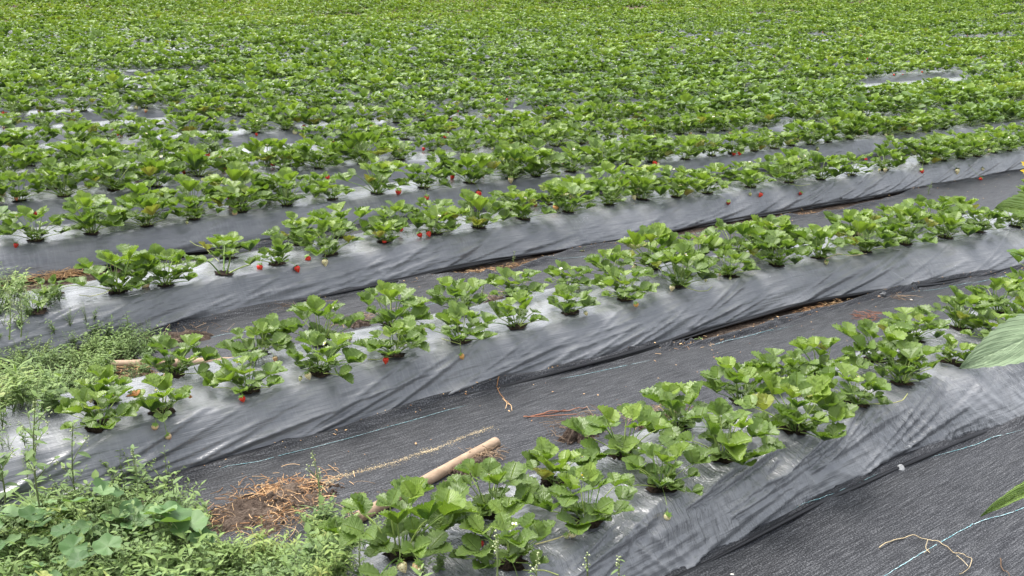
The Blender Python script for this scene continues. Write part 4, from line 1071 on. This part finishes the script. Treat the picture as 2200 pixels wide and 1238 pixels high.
# cardboard tubes
def cyl(name, A, B, r, label, mk='card', hollow=True):
    A = np.array(A); B = np.array(B); d = B - A; L = np.linalg.norm(d); k = 28; n = 24
    T = d / L; S = np.cross(T, [0, 0, 1]); S /= np.linalg.norm(S); Up = np.cross(S, T); th = np.arange(k) / k * 2 * math.pi
    prof = [(0.0, .82), (0.0, 1.0)] + [(q, 1.0 + .02 * math.sin(q * 40)) for q in np.linspace(.01, .99, n)] + [(1.0, 1.0), (1.0, .82), (.94, .8)]
    V = np.array([[A + T * L * q + (S * math.cos(t) + Up * math.sin(t) * .93) * r * s for t in th] for q, s in prof]).reshape(-1, 3) - (A + B) / 2
    i = np.arange(len(prof) * k).reshape(-1, k); j = np.roll(i, -1, 1); G = Geo(); G.add(V, [np.stack([i[:-1], j[:-1], j[1:], i[1:]], -1).reshape(-1, 4), i[:1, ::-1], i[-1:]])
    o = link(name, G.mesh(name, [M[mk]]), None, (A + B) / 2); tag(o, label, 'tube', 'cardboard film cores left beside the beds'); return o
def on(px, py, z): return at(px, py, z)
cyl('cardboard_tube', on(770, 1112, .026), on(1066, 950, .026), .0185, 'long tan cardboard tube lying on the fabric behind the nearest bed, pointing right')
cyl('cardboard_tube', on(238, 783, .03), on(520, 775, .03), .0165, 'weathered brown tube behind plants of the second bed at left, partly buried in litter')
# ground pin
P = at(1935, 1006, .022); n = 20; th = np.arange(n) / n * 2 * math.pi; G = Geo()
V = np.concatenate([np.stack([np.cos(th) * .0125, np.sin(th) * .0125, th * 0], -1), np.stack([np.cos(th) * .0125, np.sin(th) * .0125, th * 0 + .002], -1), np.stack([np.cos(th) * .006, np.sin(th) * .006, th * 0 + .0035], -1)]) @ rot(1.0, .35, 0).T
i = np.arange(3 * n).reshape(3, n); j = np.roll(i, -1, 1); G.add(V, [np.stack([i[:-1], j[:-1], j[1:], i[1:]], -1).reshape(-1, 4), i[-1:], i[:1, ::-1]])
pr = bpy.data.objects.new('ground_pin', None); COL.objects.link(pr); pr.location = P; link('head', G.mesh('head', [M['pin']], False), pr)
G = Geo(); V, Fc = tube([(0, 0, 0), (0, .004, -.012), (0, .006, -.03)], .002, 6); G.add(V, Fc); link('spike', G.mesh('spike', [M['pin']]), pr)
tag(pr, 'round grey plastic pin head holding down the fabric edge of the nearest bed', 'ground pin')
# stones and petals
def stone(px, py, a, b, h, label, seed, z=.012, mk='stone'):
    P = at(px, py, z); rng = np.random.default_rng(seed); n, m = 7, 12; t = np.linspace(0, math.pi, n)[:, None]; th = np.arange(m)[None] / m * 2 * math.pi
    rr = 1 + .25 * (fbm(np.cos(th) * 1.5 + t, np.sin(th) * 1.5 + t, seed, 2) - .5); V = np.stack([rr * np.sin(t) * np.cos(th) * a, rr * np.sin(t) * np.sin(th) * b, rr * np.cos(t) * h], -1).reshape(-1, 3)
    i = np.arange(n * m).reshape(n, m); j = np.roll(i, -1, 1); G = Geo(); G.add(V, np.stack([i[:-1], i[1:], j[1:], j[:-1]], -1).reshape(-1, 4))
    o = link('stone', G.mesh('stone', [M[mk]]), None, P); tag(o, label, 'stone')
stone(1103, 912, .014, .012, .004, 'flat pale oval stone lying on the fabric left of the reddish stem', 1)
stone(1120, 893, .006, .005, .003, 'tiny pale pebble just above the flat oval stone', 2)
stone(1573, 1234, .006, .004, .002, 'tiny pale pebble at the bottom edge right of the nearest bed', 3)
stone(1886, 637, .014, .008, .006, 'reddish-tan clod stuck in the bunched film corner', 4, .02, 'card')
stone(1958, 644, .007, .006, .003, 'pale chip on fabric right of the bunched film corner', 5)
# dust smear along the fabric
def smear():
    G = Geo(); P = spline([at(x, y, .012) for x, y in [(690,1045),(730,1024),(790,1010),(850,995),(905,975),(935,968),(1000,940),(1060,920)]], 40)
    rng = np.random.default_rng(4)
    for k in range(1300):
        q = P[rng.integers(len(P))] + np.append(rng.normal(0, .005 if k % 3 else .014, 2), 0); u, v = to_uv(q); q[2] = path_z(1, u, v) + .0015
        s = rng.uniform(.0008, .0026); a = rng.uniform(0, 6.28)
        V = np.array([[s, 0, 0], [-.5 * s, .8 * s, 0], [-.5 * s, -.8 * s, 0], [0, 0, s * .25]]) @ rot(0, 0, a).T + q
        G.add(V, np.array([[0, 1, 3], [1, 2, 3], [2, 0, 3]]), None, rng.random())
    o = link('sand', G.mesh('sand', [M['vine']], False)); tag(o, 'thin line of tan sand washed along the woven fabric', 'sand', kind='stuff')
smear()
# runners of the near plants
def runner(px, r, zs=None, label=None):
    z = HB + .01; pts = [at(x, y, z + (zs[k] if zs else 0)) for k, (x, y) in enumerate(px)]
    q = min((o for o in COL.objects if o.name.startswith('strawberry_plant')), key=lambda o: (o.location[0] - pts[0][0]) ** 2 + (o.location[1] - pts[0][1]) ** 2)
    P = spline(pts, 8); G = Geo(); V, Fc = tube(P, r, 5); 
    bpy.context.view_layer.update(); Mi = np.array(q.matrix_world.inverted()); V = V @ Mi[:3, :3].T + Mi[:3, 3]
    G.add(V, Fc, None, random.random()); link('runner', G.mesh('runner', [M['runner']]), q)
for px, zs in [([(1255,1128),(1230,1143),(1195,1158),(1150,1170)], [0, .005, .002, 0]), ([(1825,872),(1870,868),(1920,866),(1940,860),(1950,846)], [0, 0, 0, .01, .02]),
               ([(2010,790),(2040,788),(2070,778)], None), ([(1774,556),(1800,545),(1830,550),(1862,545)], [.02, .04, .02, .01]), ([(250,614),(225,630),(195,637),(170,634)], [.02, .02, .01, .01]),
               ([(470,562),(440,532),(420,527),(408,518)], [.03, .02, .03, .05]), ([(845,767),(810,773),(790,772)], None), ([(1471,617),(1500,626),(1520,625),(1530,616)], [.01, 0, 0, .01]),
               ([(1100,1218),(1130,1226),(1170,1225),(1200,1236)], None), ([(350,893),(320,866),(300,855)], [.01, .03, .05]), ([(990,740),(950,728),(920,718)], [.01, .0, .0]), ([(1695,395),(1720,400),(1740,396)], None)]:
    runner(px, .0016, zs)
# orange withered leaf of the second bed plant, stray leaves
def stray(px, py, z, az, el, size, mk, label, seed, parent_px=None, name='leaf'):
    rng = random.Random(seed); G = Geo(); P = at(px, py, z)
    trifoliate(G, P, az, el, size, 0, rng, .7)
    q = min((o for o in COL.objects if o.name.startswith('strawberry_plant')), key=lambda o: (o.location[0] - P[0]) ** 2 + (o.location[1] - P[1]) ** 2)
    a = np.array([q.location[0], q.location[1], q.location[2] + .01]); V, Fc = tube(bez(a, (a + P) / 2 + [0, 0, .03], P, 7), .0016, 4, False); G.add(V, Fc, None, .5, 1)
    Mi = np.array(q.matrix_world.inverted()); G.V = [V @ Mi[:3, :3].T + Mi[:3, 3] for V in G.V]
    o = link(name, G.mesh(name, [M[mk], M['stem']]), q); o['label'] = label
bpy.context.view_layer.update()
stray(292, 852, HB + .07, math.pi - .2, -.2, .034, 'dryleaf', 'orange withered leaf', 3)
stray(402, 852, HB + .04, 0.3, -.6, .018, 'dryleaf', 'small reddish withered leaf', 4)
stray(775, 775, HB + .03, 2.2, .6, .032, 'leaf', 'single leaf lying out on the film', 5)
stray(175, 615, HB + .04, 2.9, .5, .034, 'leaf', 'outlying leaf on a long stalk', 6)

# ------------------------------------------------------------------ the sunflower at the right edge, its stem outside the frame
sf = bpy.data.objects.new('sunflower', None); COL.objects.link(sf)
S0 = atd(2330, 900, 1.75); S0[2] = 0.0; sf.location = S0
def rel(q): return np.asarray(q) - S0
def big_leaf(base, tip, width, up, label, fold=.25, seed=0, wave=.06):
    base, tip = rel(base), rel(tip); d = tip - base; L = np.linalg.norm(d); T = d / L; S = np.cross(T, up); S /= np.linalg.norm(S); U_ = np.cross(S, T)
    nt_, nw = 40, 24; t = np.linspace(0, 1, nt_); a = np.linspace(-1, 1, nw + 1); A, T_ = np.meshgrid(a, t)
    pr = np.sin(math.pi * np.clip(t, 0, 1) ** .62) ** .75 * (1 - .35 * t); pr[0] = .1; pr = pr / pr.max()
    hw = pr[:, None] * width / 2 * (1 + .04 * np.where(np.abs(A) > .95, np.sin(T_ * 60), 0))
    x = A * hw; y = T_ * L + .05 * L * np.abs(A) * np.sin(T_ * math.pi); z = fold * np.abs(x) + wave * L * (fbm(A * 1.5 + seed, T_ * 3, 7, 3) - .5) - .12 * L * T_ ** 2
    z = z + .008 * L * np.cos((T_ * 8 - np.abs(A) * 4) * 6.283) * (1 - np.abs(A)) ** .5
    V = base + x[..., None] * S + y[..., None] * T + z[..., None] * U_
    G = Geo(); G.add(V.reshape(-1, 3), grid_faces(nt_, nw + 1), np.stack([A / 2 + .5, T_ * .8], -1).reshape(-1, 2), .55)
    st = rel(np.array([S0[0], S0[1], max(.1, (base + S0)[2] - .08)])); V, Fc = tube(bez(st, (st + base) / 2 + [0, 0, .02], base, 8), .004, 6); G.add(V, Fc, None, .5, 1)
    o = link('leaf', G.mesh('leaf', [M['bigleaf'] if 'pale' in label else M['leaf'], M['stem']]), sf); o['label'] = label
big_leaf(atd(2275, 700, 1.62), atd(2078, 775, 1.55), .078, np.array([-.15, -.75, .7]), 'broad pale green leaf hanging over the nearest bed', .12, 1)
big_leaf(atd(2310, 1010, 1.45), atd(2118, 1086, 1.38), .028, np.array([0, -.35, .95]), 'narrow dark leaf with curled edges', .5, 2, .1)
big_leaf(atd(2290, 470, 1.8), atd(2160, 428, 1.7), .085, np.array([0, -.6, .8]), 'dark leaf near the yellow flower', .2, 3)
G = Geo(); V, Fc = tube([(0, 0, 0), (.01, 0, .4), (0, .01, .9), (0, 0, 1.22)], [.012, .011, .009, .007], 10); G.add(V, Fc); link('stem', G.mesh('stem', [M['stem']]), sf)
G = Geo(); Cn = rel(atd(2243, 372, 1.85)); nrm = rot(.9, 0, -.2)
for ring in range(2):
    for k in range(15):
        V, Fc = ovate(.034, .013, 5, -.1 + .25 * ring); R = nrm @ rot(0, 0, k / 15 * 6.283 + ring * .2) @ rot(.2 + ring * .3, 0, 0); V = V + [0, .012, 0]; G.add(V @ R.T + Cn, Fc, None, .5)
link('petals', G.mesh('petals', [M['yellow']]), sf)
G = Geo(); th = np.arange(20) / 20 * 2 * math.pi; V = np.concatenate([[[0, 0, .006]], np.stack([np.cos(th) * .015, np.sin(th) * .015, th * 0], -1)]); i = np.arange(20); G.add(V @ nrm.T + Cn, np.stack([i * 0, i + 1, (i + 1) % 20 + 1], -1))
V, Fc = tube(bez((0, 0, 1.2), (Cn + [0, 0, 1.2]) / 2 + [0, 0, 0], Cn, 6), .004, 6); G.add(V, Fc); link('disc', G.mesh('disc', [M['root']]), sf)
tag(sf, 'sunflower reaching in at the right edge with broad pale leaf and yellow petals', 'sunflower')
